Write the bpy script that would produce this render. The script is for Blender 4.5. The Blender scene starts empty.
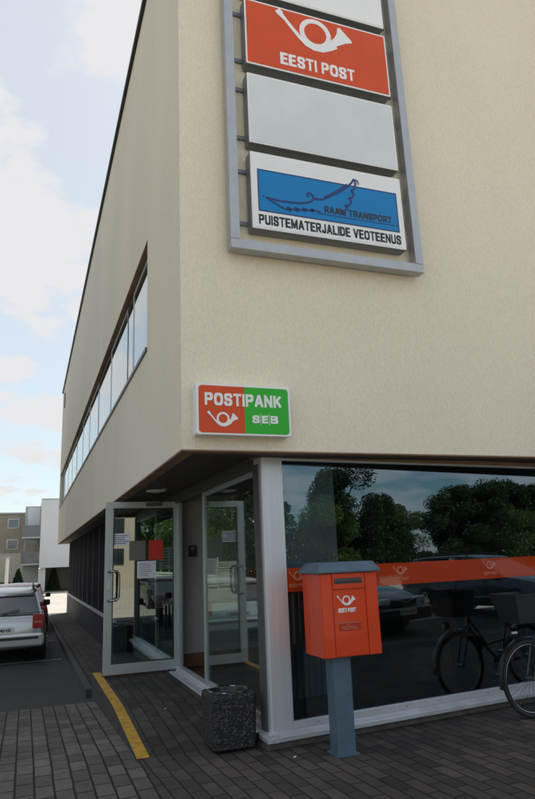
import bpy, bmesh, math, random
from mathutils import Vector, Matrix
random.seed(7)
S = bpy.context.scene
C = S.collection
R = math.radians

# ------------------------------------------------------------------ camera
def make_camera():
    yaw, pitch, roll = R(20.527), R(14.181), R(-2.344)
    f = Vector((math.sin(yaw)*math.cos(pitch), math.cos(yaw)*math.cos(pitch), math.sin(pitch)))
    rt = Vector((math.cos(yaw), -math.sin(yaw), 0)); up = rt.cross(f)
    r2 = rt*math.cos(roll) + up*math.sin(roll); u2 = -rt*math.sin(roll) + up*math.cos(roll)
    cd = bpy.data.cameras.new('camera'); co = bpy.data.objects.new('camera', cd); C.objects.link(co)
    m = Matrix((r2, u2, -f)).transposed().to_4x4(); m.translation = (0, 0, 1.55)
    co.matrix_world = m
    cd.sensor_fit = 'VERTICAL'; cd.sensor_height = 36; cd.lens = 631.05/799*36
    cd.shift_x = 4/799; cd.shift_y = -1/799
    cd.clip_end = 3000; cd.clip_start = .05
    S.camera = co
make_camera()

# ------------------------------------------------------------------ sky, sun, exposure
SUN_AZ, SUN_EL = 33.5, 50.0
w = bpy.data.worlds.new('World'); S.world = w; w.use_nodes = True
nt = w.node_tree; nt.nodes.clear()
N = nt.nodes.new; LK = nt.links.new
out = N('ShaderNodeOutputWorld'); bg = N('ShaderNodeBackground'); bg.inputs['Strength'].default_value = .12
sky = N('ShaderNodeTexSky'); sky.sky_type = 'NISHITA'; sky.sun_disc = False
sky.sun_elevation = R(SUN_EL); sky.sun_rotation = R(SUN_AZ); sky.ozone_density = 2.0; sky.air_density = 1.0; sky.dust_density = .6
tc = N('ShaderNodeTexCoord'); sep = N('ShaderNodeSeparateXYZ'); LK(tc.outputs['Generated'], sep.inputs[0])
zz = N('ShaderNodeMath'); zz.operation = 'MAXIMUM'; zz.inputs[1].default_value = 0; LK(sep.outputs['Z'], zz.inputs[0])
zc = N('ShaderNodeMath'); zc.operation = 'ADD'; zc.inputs[1].default_value = .22; LK(zz.outputs[0], zc.inputs[0])
dx = N('ShaderNodeMath'); dx.operation = 'DIVIDE'; LK(sep.outputs['X'], dx.inputs[0]); LK(zc.outputs[0], dx.inputs[1])
dy = N('ShaderNodeMath'); dy.operation = 'DIVIDE'; LK(sep.outputs['Y'], dy.inputs[0]); LK(zc.outputs[0], dy.inputs[1])
cmb = N('ShaderNodeCombineXYZ'); LK(dx.outputs[0], cmb.inputs[0]); LK(dy.outputs[0], cmb.inputs[1]); cmb.inputs[2].default_value = 3.1
nz = N('ShaderNodeTexNoise'); nz.inputs['Scale'].default_value = 2.6; nz.inputs['Detail'].default_value = 9; nz.inputs['Roughness'].default_value = .58
LK(cmb.outputs[0], nz.inputs['Vector'])
cr = N('ShaderNodeValToRGB'); cr.color_ramp.elements[0].position = .40; cr.color_ramp.elements[1].position = .56
cb = N('ShaderNodeMath'); cb.operation = 'MULTIPLY_ADD'; LK(sep.outputs['Y'], cb.inputs[0]); cb.inputs[1].default_value = .03; LK(nz.outputs['Fac'], cb.inputs[2])
LK(cb.outputs[0], cr.inputs['Fac'])
mx = N('ShaderNodeMixRGB'); hz_ = N('ShaderNodeMapRange'); hz_.inputs[1].default_value = -.3; hz_.inputs[2].default_value = .5; hz_.inputs[3].default_value = 0; hz_.inputs[4].default_value = .68
LK(sep.outputs['Y'], hz_.inputs[0]); hm = N('ShaderNodeMath'); hm.operation = 'MAXIMUM'; LK(cr.outputs['Color'], hm.inputs[0]); LK(hz_.outputs[0], hm.inputs[1]); LK(hm.outputs[0], mx.inputs['Fac'])
sg = N('ShaderNodeMixRGB'); sg.blend_type = 'MULTIPLY'; sg.inputs['Fac'].default_value = 1; sg.inputs['Color2'].default_value = (.88, 1.05, .97, 1); LK(sky.outputs['Color'], sg.inputs['Color1'])
LK(sg.outputs['Color'], mx.inputs['Color1']); cl_ = N('ShaderNodeMapRange'); cl_.inputs[1].default_value = -.6; cl_.inputs[2].default_value = .6; cl_.inputs[3].default_value = 7.5; cl_.inputs[4].default_value = 5.0
LK(sep.outputs['Y'], cl_.inputs[0]); cw = N('ShaderNodeMixRGB'); cw.blend_type = 'MULTIPLY'; cw.inputs['Fac'].default_value = 1; cw.inputs['Color1'].default_value = (1, 1, 1.02, 1)
LK(cl_.outputs[0], cw.inputs['Color2']); LK(cw.outputs[0], mx.inputs['Color2'])
LK(mx.outputs['Color'], bg.inputs['Color']); LK(bg.outputs[0], out.inputs[0])

sd = bpy.data.lights.new('sun', 'SUN'); sd.energy = 5.0; sd.angle = R(.5); sd.color = (1, .95, .87)
so = bpy.data.objects.new('sun', sd); C.objects.link(so); so.location = (20, 40, 50)
dv = Vector((-math.sin(R(SUN_AZ))*math.cos(R(SUN_EL)), -math.cos(R(SUN_AZ))*math.cos(R(SUN_EL)), -math.sin(R(SUN_EL))))
so.rotation_euler = dv.to_track_quat('-Z', 'Y').to_euler()
vs = S.view_settings; vs.view_transform = 'Standard'; vs.look = 'None'; vs.exposure = 0.45; vs.gamma = 1; vs.use_curve_mapping = False
S.render.engine = 'CYCLES'
S.cycles.max_bounces = 10; S.cycles.transparent_max_bounces = 16; S.cycles.glossy_bounces = 5

# ------------------------------------------------------------------ materials
def mat(name, col, rough=.6, metal=0, noise=None, bump=None, spec=.5, coat=0, scale=(1, 1, 1)):
    """noise=(scale, amount): colour mottling; bump=(scale, strength)"""
    m = bpy.data.materials.new(name); m.use_nodes = True
    t = m.node_tree; b = t.nodes['Principled BSDF']
    b.inputs['Base Color'].default_value = (*col, 1); b.inputs['Roughness'].default_value = rough
    b.inputs['Metallic'].default_value = metal; b.inputs['Specular IOR Level'].default_value = spec
    b.inputs['Coat Weight'].default_value = coat
    tx = t.nodes.new('ShaderNodeTexCoord'); mp = t.nodes.new('ShaderNodeMapping'); mp.inputs['Scale'].default_value = scale
    t.links.new(tx.outputs['Object'], mp.inputs[0])
    if noise:
        n = t.nodes.new('ShaderNodeTexNoise'); n.inputs['Scale'].default_value = noise[0]; n.inputs['Detail'].default_value = 6
        t.links.new(mp.outputs[0], n.inputs['Vector'])
        r = t.nodes.new('ShaderNodeMapRange'); r.inputs[1].default_value = .3; r.inputs[2].default_value = .7
        r.inputs[3].default_value = 1-noise[1]; r.inputs[4].default_value = 1+noise[1]
        t.links.new(n.outputs['Fac'], r.inputs[0])
        v = t.nodes.new('ShaderNodeMixRGB'); v.blend_type = 'MULTIPLY'; v.inputs['Fac'].default_value = 1; v.inputs['Color1'].default_value = (*col, 1)
        t.links.new(r.outputs[0], v.inputs['Color2']); t.links.new(v.outputs[0], b.inputs['Base Color'])
    if bump:
        n2 = t.nodes.new('ShaderNodeTexNoise'); n2.inputs['Scale'].default_value = bump[0]; n2.inputs['Detail'].default_value = 4
        t.links.new(mp.outputs[0], n2.inputs['Vector'])
        bp = t.nodes.new('ShaderNodeBump'); bp.inputs['Strength'].default_value = bump[1]; bp.inputs['Distance'].default_value = .01
        t.links.new(n2.outputs['Fac'], bp.inputs['Height']); t.links.new(bp.outputs[0], b.inputs['Normal'])
    return m

def stucco(name, col):
    m = bpy.data.materials.new(name); m.use_nodes = True
    t = m.node_tree; b = t.nodes['Principled BSDF']; b.inputs['Roughness'].default_value = .95; b.inputs['Specular IOR Level'].default_value = .15
    g = t.nodes.new('ShaderNodeNewGeometry')
    def nz(scale, det, vec_scale):
        mp = t.nodes.new('ShaderNodeMapping'); mp.inputs['Scale'].default_value = vec_scale
        t.links.new(g.outputs['Position'], mp.inputs[0])
        n = t.nodes.new('ShaderNodeTexNoise'); n.inputs['Scale'].default_value = scale; n.inputs['Detail'].default_value = det
        t.links.new(mp.outputs[0], n.inputs['Vector']); return n
    big = nz(.7, 5, (1, 1, .5)); fine = nz(95, 3, (1, 1, .4)); streak = nz(9, 4, (1, 1, .06))
    cur = None
    base = t.nodes.new('ShaderNodeRGB'); base.outputs[0].default_value = (*col, 1); cur = base.outputs[0]
    for n, lo, hi in ((big, .95, 1.04), (fine, .91, 1.06)):
        r = t.nodes.new('ShaderNodeMapRange'); r.inputs[1].default_value = .3; r.inputs[2].default_value = .7
        r.inputs[3].default_value = lo; r.inputs[4].default_value = hi
        t.links.new(n.outputs['Fac'], r.inputs[0])
        x = t.nodes.new('ShaderNodeMixRGB'); x.blend_type = 'MULTIPLY'; x.inputs['Fac'].default_value = 1
        t.links.new(cur, x.inputs['Color1']); t.links.new(r.outputs[0], x.inputs['Color2']); cur = x.outputs[0]
    t.links.new(cur, b.inputs['Base Color'])
    bp = t.nodes.new('ShaderNodeBump'); bp.inputs['Strength'].default_value = .55; bp.inputs['Distance'].default_value = .006
    t.links.new(fine.outputs['Fac'], bp.inputs['Height']); t.links.new(bp.outputs[0], b.inputs['Normal'])
    return m

def pavers(name, c1, c2, mortar, bw, rh, rot=0, off=.5, bump=.6, msize=.008):
    m = bpy.data.materials.new(name); m.use_nodes = True
    t = m.node_tree; b = t.nodes['Principled BSDF']; b.inputs['Roughness'].default_value = .8; b.inputs['Specular IOR Level'].default_value = .3
    g = t.nodes.new('ShaderNodeNewGeometry')
    wn = t.nodes.new('ShaderNodeTexNoise'); wn.inputs['Scale'].default_value = 6; wn.inputs['Detail'].default_value = 2
    t.links.new(g.outputs['Position'], wn.inputs['Vector'])
    ms = t.nodes.new('ShaderNodeVectorMath'); ms.operation = 'SCALE'; ms.inputs['Scale'].default_value = .009
    t.links.new(wn.outputs['Color'], ms.inputs[0])
    ad = t.nodes.new('ShaderNodeVectorMath'); ad.operation = 'ADD'
    t.links.new(g.outputs['Position'], ad.inputs[0]); t.links.new(ms.outputs[0], ad.inputs[1])
    mp = t.nodes.new('ShaderNodeMapping'); mp.inputs['Rotation'].default_value = (0, 0, rot); t.links.new(ad.outputs[0], mp.inputs[0])
    br = t.nodes.new('ShaderNodeTexBrick'); br.inputs['Scale'].default_value = 1; br.offset = off
    br.inputs['Brick Width'].default_value = bw; br.inputs['Row Height'].default_value = rh
    br.inputs['Mortar Size'].default_value = msize; br.inputs['Mortar Smooth'].default_value = .6; br.inputs['Bias'].default_value = 0
    br.inputs['Color1'].default_value = (*c1, 1); br.inputs['Color2'].default_value = (*c2, 1); br.inputs['Mortar'].default_value = (*mortar, 1)
    t.links.new(mp.outputs[0], br.inputs['Vector'])
    cur = br.outputs['Color']
    for sc, lo, hi in ((1.3, .72, 1.28), (60, .82, 1.18), (9, .85, 1.15)):
        n = t.nodes.new('ShaderNodeTexNoise'); n.inputs['Scale'].default_value = sc; n.inputs['Detail'].default_value = 5
        t.links.new(g.outputs['Position'], n.inputs['Vector'])
        r = t.nodes.new('ShaderNodeMapRange'); r.inputs[1].default_value = .3; r.inputs[2].default_value = .7
        r.inputs[3].default_value = lo; r.inputs[4].default_value = hi; t.links.new(n.outputs['Fac'], r.inputs[0])
        x = t.nodes.new('ShaderNodeMixRGB'); x.blend_type = 'MULTIPLY'; x.inputs['Fac'].default_value = 1
        t.links.new(cur, x.inputs['Color1']); t.links.new(r.outputs[0], x.inputs['Color2']); cur = x.outputs[0]
    t.links.new(cur, b.inputs['Base Color'])
    bp = t.nodes.new('ShaderNodeBump'); bp.invert = True; bp.inputs['Strength'].default_value = bump; bp.inputs['Distance'].default_value = .012
    t.links.new(br.outputs['Fac'], bp.inputs['Height']); t.links.new(bp.outputs[0], b.inputs['Normal'])
    return m

def glass(name, tint=(.75, .8, .8), f0=.09, refl=(.92, .97, .97)):
    m = bpy.data.materials.new(name); m.use_nodes = True
    t = m.node_tree; t.nodes.clear()
    o = t.nodes.new('ShaderNodeOutputMaterial'); mix = t.nodes.new('ShaderNodeMixShader')
    tr = t.nodes.new('ShaderNodeBsdfTransparent'); tr.inputs[0].default_value = (*tint, 1)
    gl = t.nodes.new('ShaderNodeBsdfGlossy'); gl.inputs['Roughness'].default_value = 0; gl.inputs['Color'].default_value = (*refl, 1)
    lw = t.nodes.new('ShaderNodeLayerWeight'); lw.inputs['Blend'].default_value = .5
    pw = t.nodes.new('ShaderNodeMath'); pw.operation = 'POWER'; pw.inputs[1].default_value = 4.5; t.links.new(lw.outputs['Facing'], pw.inputs[0])
    mr = t.nodes.new('ShaderNodeMapRange'); mr.inputs[3].default_value = f0; mr.inputs[4].default_value = 1; t.links.new(pw.outputs[0], mr.inputs[0])
    t.links.new(mr.outputs[0], mix.inputs[0]); t.links.new(tr.outputs[0], mix.inputs[1]); t.links.new(gl.outputs[0], mix.inputs[2])
    t.links.new(mix.outputs[0], o.inputs[0]); return m

M = {}
M['stucco'] = stucco('stucco_beige', (.77, .705, .56))
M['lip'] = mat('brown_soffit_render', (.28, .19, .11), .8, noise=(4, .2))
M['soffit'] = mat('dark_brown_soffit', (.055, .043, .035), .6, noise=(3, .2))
M['cap'] = mat('dark_roof_capping', (.05, .035, .03), .5, .3)
M['alu'] = mat('brushed_aluminium', (.62, .64, .67), .36, .45, noise=(3, .06), scale=(8, 8, .4))
M['door_alu'] = mat('door_aluminium', (.40, .43, .44), .4, .4, noise=(3, .06))
M['alu_sill'] = mat('aluminium_sill', (.58, .60, .64), .4, .4, noise=(5, .12))
M['sign_alu'] = mat('sign_frame_aluminium', (.42, .43, .44), .42, .6, noise=(8, .06))
M['fascia'] = mat('dark_grey_fascia', (.10, .10, .10), .45, .3)
M['plinth'] = mat('concrete_plinth', (.11, .10, .09), .85, noise=(9, .3), bump=(60, .4))
M['blue_plinth'] = mat('blue_grey_plinth', (.035, .038, .052), .6, noise=(5, .15))
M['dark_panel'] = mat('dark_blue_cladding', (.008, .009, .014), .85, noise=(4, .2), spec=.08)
M['glass'] = glass('shop_glass', (.58, .64, .66), .11, (.70, .87, 1))
M['door_glass'] = glass('door_glass', (.68, .77, .75), .15)
M['up_glass'] = glass('upper_window_glass', (.5, .56, .6), .2)
M['win_frame'] = mat('window_frame_grey', (.58, .60, .62), .4, .3)
M['win_dark'] = mat('window_frame_dark', (.06, .06, .065), .4)
M['white'] = mat('white_plastic', (.74, .74, .72), .4, noise=(6, .04))
M['signwhite'] = mat('white_sign_face', (.80, .80, .80), .25, noise=(4, .02), coat=.2)
M['blankface'] = mat('blank_sign_face', (.66, .69, .70), .3, noise=(2.5, .05), coat=.2)
M['sign_orange'] = mat('orange_sign_face', (.64, .075, .016), .45, noise=(3, .05), spec=.3)
M['sign_green'] = mat('green_sign_face', (.03, .42, .03), .45, spec=.3)
M['sign_blue'] = mat('blue_sign_face', (.006, .20, .50), .45, spec=.3)
M['blue_line'] = mat('dark_blue_print', (.012, .035, .15), .35)
M['black'] = mat('black_print', (.015, .015, .018), .4)
M['case_edge'] = mat('sign_case_edge', (.20, .21, .23), .4, .4)
M['red'] = mat('postbox_red', (.64, .05, .006), .36, noise=(5, .06), coat=.15)
M['bluegrey'] = mat('postbox_blue_grey', (.075, .12, .165), .5, noise=(10, .1))
M['slot'] = mat('dark_slot', (.02, .02, .022), .5)
M['slotlip'] = mat('slot_flap_grey', (.10, .08, .08), .4, .5)
M['band'] = mat('orange_window_band', (.40, .042, .010), .03)
M['bandlogo'] = mat('pale_band_print', (.48, .17, .12), .5)
M['paper'] = mat('white_paper', (.72, .72, .76), .8, noise=(14, .04))
M['redpaper'] = mat('red_card', (.55, .03, .02), .6)
M['greypaper'] = mat('grey_card', (.16, .15, .13), .7)
M['aggregate'] = None
M['liner'] = mat('black_bin_liner', (.012, .012, .014), .28, bump=(25, .9))
M['yellow'] = mat('yellow_edge_paint', (.45, .25, .02), .7, noise=(14, .3), bump=(50, .3))
M['kerb'] = mat('kerb_concrete', (.045, .043, .042), .85, noise=(8, .25), bump=(60, .4))
M['asphalt'] = mat('asphalt', (.030, .029, .029), .85, noise=(2.2, .22), bump=(140, .5))
M['far_pave'] = mat('sunlit_concrete_yard', (.36, .33, .30), .9, noise=(.8, .1), bump=(20, .2))
M['yard'] = mat('pale_bounce_yard', (.56, .49, .39), .9, noise=(.8, .15), bump=(60, .3))  # paleness raised so the yard bounces sunlight onto the front wall
M['line'] = mat('worn_white_road_paint', (.36, .36, .35), .8, noise=(12, .35))
M['grass'] = mat('grass_green', (.045, .085, .02), .9, noise=(3, .3), bump=(40, 1))
M['cobble'] = pavers('cobble_setts', (.13, .118, .105), (.068, .063, .058), (.010, .009, .009), .26, .135, rot=R(90), off=.42, bump=.9, msize=.009)
M['paver'] = pavers('clay_pavers', (.066, .055, .049), (.032, .029, .027), (.007, .007, .007), .24, .12, rot=R(90), off=.5, bump=.7, msize=.007)
M['paver_front'] = pavers('front_pavers', (.088, .072, .062), (.040, .036, .033), (.008, .008, .008), .27, .115, rot=R(87), off=.5, bump=.7, msize=.007)
M['dimwall'] = mat('shaded_interior_wall', (.09, .085, .08), .85, noise=(2, .1))  # interior paint darkened, the shop's shade is put into the colour
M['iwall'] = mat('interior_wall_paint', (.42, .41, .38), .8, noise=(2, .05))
M['ifloor'] = mat('interior_floor', (.05, .035, .03), .4, noise=(5, .2))
M['iceil'] = mat('interior_ceiling', (.3, .3, .29), .9)
M['rad'] = mat('blind_slats', (.20, .24, .27), .6)
M['blind'] = mat('roller_blind_cloth', (.55, .56, .52), .9)
M['card'] = mat('brown_cardboard', (.15, .075, .04), .85, noise=(6, .12))
M['counterwood'] = mat('counter_wood', (.16, .08, .04), .5, noise=(7, .2))
M['silver'] = mat('car_silver', (.50, .52, .54), .28, .6, coat=.6)
M['blackcar'] = mat('car_black', (.012, .013, .016), .2, .2, coat=.8)
M['greycar'] = mat('car_dark_grey', (.05, .055, .065), .25, .4, coat=.7)
M['redcar'] = mat('car_maroon', (.14, .02, .02), .25, .3, coat=.7)
M['carglass'] = mat('car_window_glass', (.012, .015, .018), .05, spec=.9, coat=1)
M['tyre'] = mat('tyre_rubber', (.018, .018, .018), .8)
M['rim'] = mat('wheel_rim_alloy', (.45, .46, .47), .35, .8)
M['trim'] = mat('black_trim', (.02, .02, .021), .55)
M['lampred'] = mat('red_tail_lens', (.35, .012, .012), .15, coat=1)
M['lampclear'] = mat('headlight_lens', (.85, .87, .9), .12, 0, coat=1)
M['plate'] = mat('number_plate_white', (.7, .7, .68), .4)
M['tan'] = mat('tan_brick_wall', (.36, .29, .21), .9, noise=(1.5, .1))
M['cream'] = mat('cream_render', (.60, .53, .41), .9, noise=(1.2, .06))
M['farwhite'] = mat('white_render', (.66, .66, .67), .9, noise=(.8, .03))
M['fargrey'] = mat('grey_render', (.42, .43, .44), .9, noise=(.8, .05))
M['balc'] = mat('smoked_balcony_glass', (.10, .11, .13), .2, coat=.6)
M['window'] = mat('dark_window_glass', (.03, .04, .05), .08, spec=.8, coat=.8)
M['bark'] = mat('tree_bark', (.08, .06, .045), .9, noise=(12, .3), bump=(30, .8))
M['fencewood'] = mat('white_fence_paint', (.6, .58, .53), .7)
M['bikeframe'] = mat('bicycle_frame_black', (.02, .02, .022), .3, coat=.6)
M['chrome'] = mat('bicycle_chrome', (.25, .25, .26), .2, 1)
M['bag'] = mat('black_basket', (.016, .016, .017), .75, bump=(60, .8))

def leafmat(name, a, b):
    m = bpy.data.materials.new(name); m.use_nodes = True
    t = m.node_tree; p = t.nodes['Principled BSDF']; p.inputs['Roughness'].default_value = .55
    g = t.nodes.new('ShaderNodeNewGeometry'); r = t.nodes.new('ShaderNodeValToRGB')
    r.color_ramp.elements[0].color = (*a, 1); r.color_ramp.elements[1].color = (*b, 1)
    t.links.new(g.outputs['Random Per Island'], r.inputs[0]); t.links.new(r.outputs[0], p.inputs['Base Color'])
    tl = t.nodes.new('ShaderNodeBsdfTranslucent'); t.links.new(r.outputs[0], tl.inputs[0])
    mx_ = t.nodes.new('ShaderNodeMixShader'); mx_.inputs[0].default_value = .3
    o = t.nodes['Material Output']; t.links.new(p.outputs[0], mx_.inputs[1]); t.links.new(tl.outputs[0], mx_.inputs[2]); t.links.new(mx_.outputs[0], o.inputs[0])
    return m
M['leaf'] = leafmat('leaf_green', (.018, .036, .010), (.06, .085, .022))
M['leafbright'] = leafmat('leaf_bright_green', (.06, .12, .02), (.16, .24, .04))
M['conifer'] = leafmat('conifer_green', (.015, .035, .015), (.04, .07, .025))

def aggregate():
    m = bpy.data.materials.new('exposed_aggregate'); m.use_nodes = True
    t = m.node_tree; b = t.nodes['Principled BSDF']; b.inputs['Roughness'].default_value = .7
    tx = t.nodes.new('ShaderNodeTexCoord'); v = t.nodes.new('ShaderNodeTexVoronoi'); v.inputs['Scale'].default_value = 75
    t.links.new(tx.outputs['Object'], v.inputs['Vector'])
    sp = t.nodes.new('ShaderNodeSeparateColor'); t.links.new(v.outputs['Color'], sp.inputs[0])
    r = t.nodes.new('ShaderNodeValToRGB'); e = r.color_ramp.elements
    e[0].color = (.007, .0065, .007, 1); e[0].position = .3; e[1].color = (.075, .068, .07, 1); e[1].position = 1
    k = e.new(.7); k.color = (.02, .018, .02, 1)
    t.links.new(sp.outputs[0], r.inputs[0]); t.links.new(r.outputs[0], b.inputs['Base Color'])
    bp = t.nodes.new('ShaderNodeBump'); bp.invert = True; bp.inputs['Strength'].default_value = .8; bp.inputs['Distance'].default_value = .01
    t.links.new(v.outputs['Distance'], bp.inputs['Height']); t.links.new(bp.outputs[0], b.inputs['Normal']); return m
M['aggregate'] = aggregate()

# ------------------------------------------------------------------ mesh helpers
class MB:
    def __init__(s, xf=None): s.v = []; s.f = []; s.m = []; s.xf = xf
    def add(s, vs, fs, mi=0):
        o = len(s.v)
        s.v += [s.xf(Vector(p)) if s.xf else Vector(p) for p in vs]
        s.f += [[i+o for i in f] for f in fs]; s.m += [mi]*len(fs); return s
    def box(s, x0, x1, y0, y1, z0, z1, mi=0):
        v = [(x, y, z) for x in (x0, x1) for y in (y0, y1) for z in (z0, z1)]
        return s.add(v, [(0, 1, 3, 2), (4, 6, 7, 5), (0, 4, 5, 1), (2, 3, 7, 6), (0, 2, 6, 4), (1, 5, 7, 3)], mi)
    def rbox(s, x0, x1, y0, y1, z0, z1, r=.01, mi=0, n=3):
        """box with rounded XZ outline, extruded in y"""
        pts = []
        for cx_, cz_, a0 in ((x1-r, z1-r, 0), (x0+r, z1-r, 90), (x0+r, z0+r, 180), (x1-r, z0+r, 270)):
            for k in range(n+1):
                a = R(a0+90*k/n); pts.append((cx_+r*math.cos(a), cz_+r*math.sin(a)))
        return s.prism_y(pts, y0, y1, mi)
    def prism_y(s, pts, y0, y1, mi=0):
        n = len(pts); v = [(x, y0, z) for x, z in pts]+[(x, y1, z) for x, z in pts]
        return s.add(v, [list(range(n)), list(range(2*n-1, n-1, -1))]+[(i, i+n, (i+1) % n+n, (i+1) % n) for i in range(n)], mi)
    def prism_x(s, pts, x0, x1, mi=0):
        n = len(pts); v = [(x0, y, z) for y, z in pts]+[(x1, y, z) for y, z in pts]
        return s.add(v, [list(range(n)), list(range(2*n-1, n-1, -1))]+[(i, i+n, (i+1) % n+n, (i+1) % n) for i in range(n)], mi)
    def prism_z(s, pts, z0, z1, mi=0):
        n = len(pts); v = [(x, y, z0) for x, y in pts]+[(x, y, z1) for x, y in pts]
        return s.add(v, [list(range(n)), list(range(2*n-1, n-1, -1))]+[(i, i+n, (i+1) % n+n, (i+1) % n) for i in range(n)], mi)
    def loft(s, rings, mi=0, cap=True, closed=True):
        n = len(rings[0]); v = [p for r in rings for p in r]; f = []
        for k in range(len(rings)-1):
            for i in range(n if closed else n-1):
                j = (i+1) % n; f.append((k*n+i, k*n+j, (k+1)*n+j, (k+1)*n+i))
        if cap: f += [list(range(n))[::-1], list(range((len(rings)-1)*n, len(rings)*n))]
        return s.add(v, f, mi)
    def tube(s, pts, r, n=8, mi=0, closed=False):
        pts = [Vector(p) for p in pts]; rings = []; L = len(pts)
        rr = r if isinstance(r, (list, tuple)) else [r]*L
        prev = None
        for i, p in enumerate(pts):
            a = pts[(i-1) % L] if (closed or i > 0) else p; b = pts[(i+1) % L] if (closed or i < L-1) else p
            d = (b-a).normalized()
            if prev is None:
                u = d.orthogonal().normalized()
            else:
                u = (prev-d*prev.dot(d)); u = u.normalized() if u.length > 1e-6 else d.orthogonal().normalized()
            prev = u; w_ = d.cross(u)
            rings.append([p+(u*math.cos(2*math.pi*k/n)+w_*math.sin(2*math.pi*k/n))*rr[i] for k in range(n)])
        if closed: rings.append(rings[0])
        return s.loft(rings, mi, cap=not closed)
    def lathe(s, prof, c, axis='z', n=24, mi=0):
        """prof = [(radius, height)]"""
        rings = []
        for r, h in prof:
            ring = []
            for k in range(n):
                a = 2*math.pi*k/n; p = (r*math.cos(a), r*math.sin(a), h)
                if axis == 'x': p = (p[2], p[0], p[1])
                if axis == 'y': p = (p[0], p[2], p[1])
                ring.append((c[0]+p[0], c[1]+p[1], c[2]+p[2]))
            rings.append(ring)
        return s.loft(rings, mi, cap=True)
    def ribbon(s, pts, wd, y0, y1, mi=0):
        """flat stroke in the XZ plane, thickness y0..y1"""
        L = len(pts); ws = wd if isinstance(wd, (list, tuple)) else [wd]*L
        rings = []
        for i, (x, z) in enumerate(pts):
            a = pts[max(i-1, 0)]; b = pts[min(i+1, L-1)]; dx_, dz_ = b[0]-a[0], b[1]-a[1]; l = math.hypot(dx_, dz_) or 1
            nx, nz_ = -dz_/l*ws[i]/2, dx_/l*ws[i]/2
            rings.append([(x+nx, y0, z+nz_), (x-nx, y0, z-nz_), (x-nx, y1, z-nz_), (x+nx, y1, z+nz_)])
        return s.loft(rings, mi)
    def build(s, name, mats, parent=None, world=True, bevel=0, smooth=False, subs=0, seg=2):
        me = bpy.data.meshes.new(name)
        off = wloc(parent) if (world and parent) else Vector((0, 0, 0))
        me.from_pydata([p-off for p in s.v], [], s.f)
        for m_ in (mats if isinstance(mats, (list, tuple)) else [mats]): me.materials.append(m_)
        me.polygons.foreach_set('material_index', s.m)
        bm = bmesh.new(); bm.from_mesh(me)
        bmesh.ops.recalc_face_normals(bm, faces=bm.faces)
        bm.to_mesh(me); bm.free()
        if smooth: me.polygons.foreach_set('use_smooth', [True]*len(me.polygons))
        me.update()
        o = bpy.data.objects.new(name, me); C.objects.link(o)
        if parent: o.parent = parent
        if bevel:
            b = o.modifiers.new('bevel', 'BEVEL'); b.width = bevel; b.segments = seg; b.limit_method = 'ANGLE'; b.angle_limit = R(40)
        if subs:
            b = o.modifiers.new('subd', 'SUBSURF'); b.levels = subs; b.render_levels = subs
        return o
def wloc(o):
    v = Vector((0, 0, 0))
    while o: v += o.location; o = o.parent
    return v
def tag(o, label=None, cat=None, group=None, kind=None):
    if label: o['label'] = label
    if cat: o['category'] = cat
    if group: o['group'] = group
    if kind: o['kind'] = kind
    return o
def thing(name, label, cat, loc=(0, 0, 0), rz=0, group=None):
    o = bpy.data.objects.new(name, None); C.objects.link(o); o.empty_display_size = .2
    o.location = loc; o.rotation_euler = (0, 0, rz); return tag(o, label, cat, group)
def struct(o): o['kind'] = 'structure'; return o
def copy_tree(o, parent=None):
    c = o.copy(); C.objects.link(c)
    if parent: c.parent = parent
    for ch in list(o.children): copy_tree(ch, c)
    return c

def text_mb(txt, x0, x1, z0, z1, y, th=.002, off=.0, xf=None, shear=0):
    """lettering fitted to a box in the XZ plane, facing -Y, front face at y"""
    cu = bpy.data.curves.new('lettering', 'FONT'); cu.body = txt; cu.size = 1; cu.offset = off; cu.extrude = .05; cu.resolution_u = 3; cu.shear = shear
    o = bpy.data.objects.new('lettering', cu); C.objects.link(o)
    dg = bpy.context.evaluated_depsgraph_get(); me = bpy.data.meshes.new_from_object(o.evaluated_get(dg))
    vs_ = [v.co.copy() for v in me.vertices]; fs = [list(p.vertices) for p in me.polygons]
    bpy.data.objects.remove(o); bpy.data.curves.remove(cu); bpy.data.meshes.remove(me)
    ax = min(v.x for v in vs_); bx = max(v.x for v in vs_); ay = min(v.y for v in vs_); by = max(v.y for v in vs_)
    sx = (x1-x0)/(bx-ax); sy = (z1-z0)/(by-ay)
    mb = MB(xf)
    mb.add([(x0+(v.x-ax)*sx, y+th*(.5-v.z/.1), z0+(v.y-ay)*sy) for v in vs_], fs); return mb

def spl(pts, n=8):
    o = []
    for i in range(len(pts)-1):
        p0 = pts[max(i-1, 0)]; p1 = pts[i]; p2 = pts[i+1]; p3 = pts[min(i+2, len(pts)-1)]
        for k in range(n):
            t = k/n
            o.append(tuple(.5*((2*p1[q])+(-p0[q]+p2[q])*t+(2*p0[q]-5*p1[q]+4*p2[q]-p3[q])*t*t+(-p0[q]+3*p1[q]-3*p2[q]+p3[q])*t**3) for q in (0, 1)))
    return o+[pts[-1]]
_P = [(0.02, 1), (.55, 1), (.8, .97), (.95, .88), (1, .74), (.95, .6), (.8, .5), (.55, .47), (.02, .47)]
_S = spl([(1, .78), (.82, .96), (.5, 1), (.18, .95), (.02, .76), (.18, .58), (.5, .51), (.82, .43), (.98, .24), (.82, .05), (.5, 0), (.18, .04), (0, .22)], 4)
_O = [(.5+.5*math.copysign(abs(math.cos(a))**.8, math.cos(a)), .5+.5*math.copysign(abs(math.sin(a))**.75, math.sin(a))) for a in [2*math.pi*k/28 for k in range(29)]]
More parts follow.
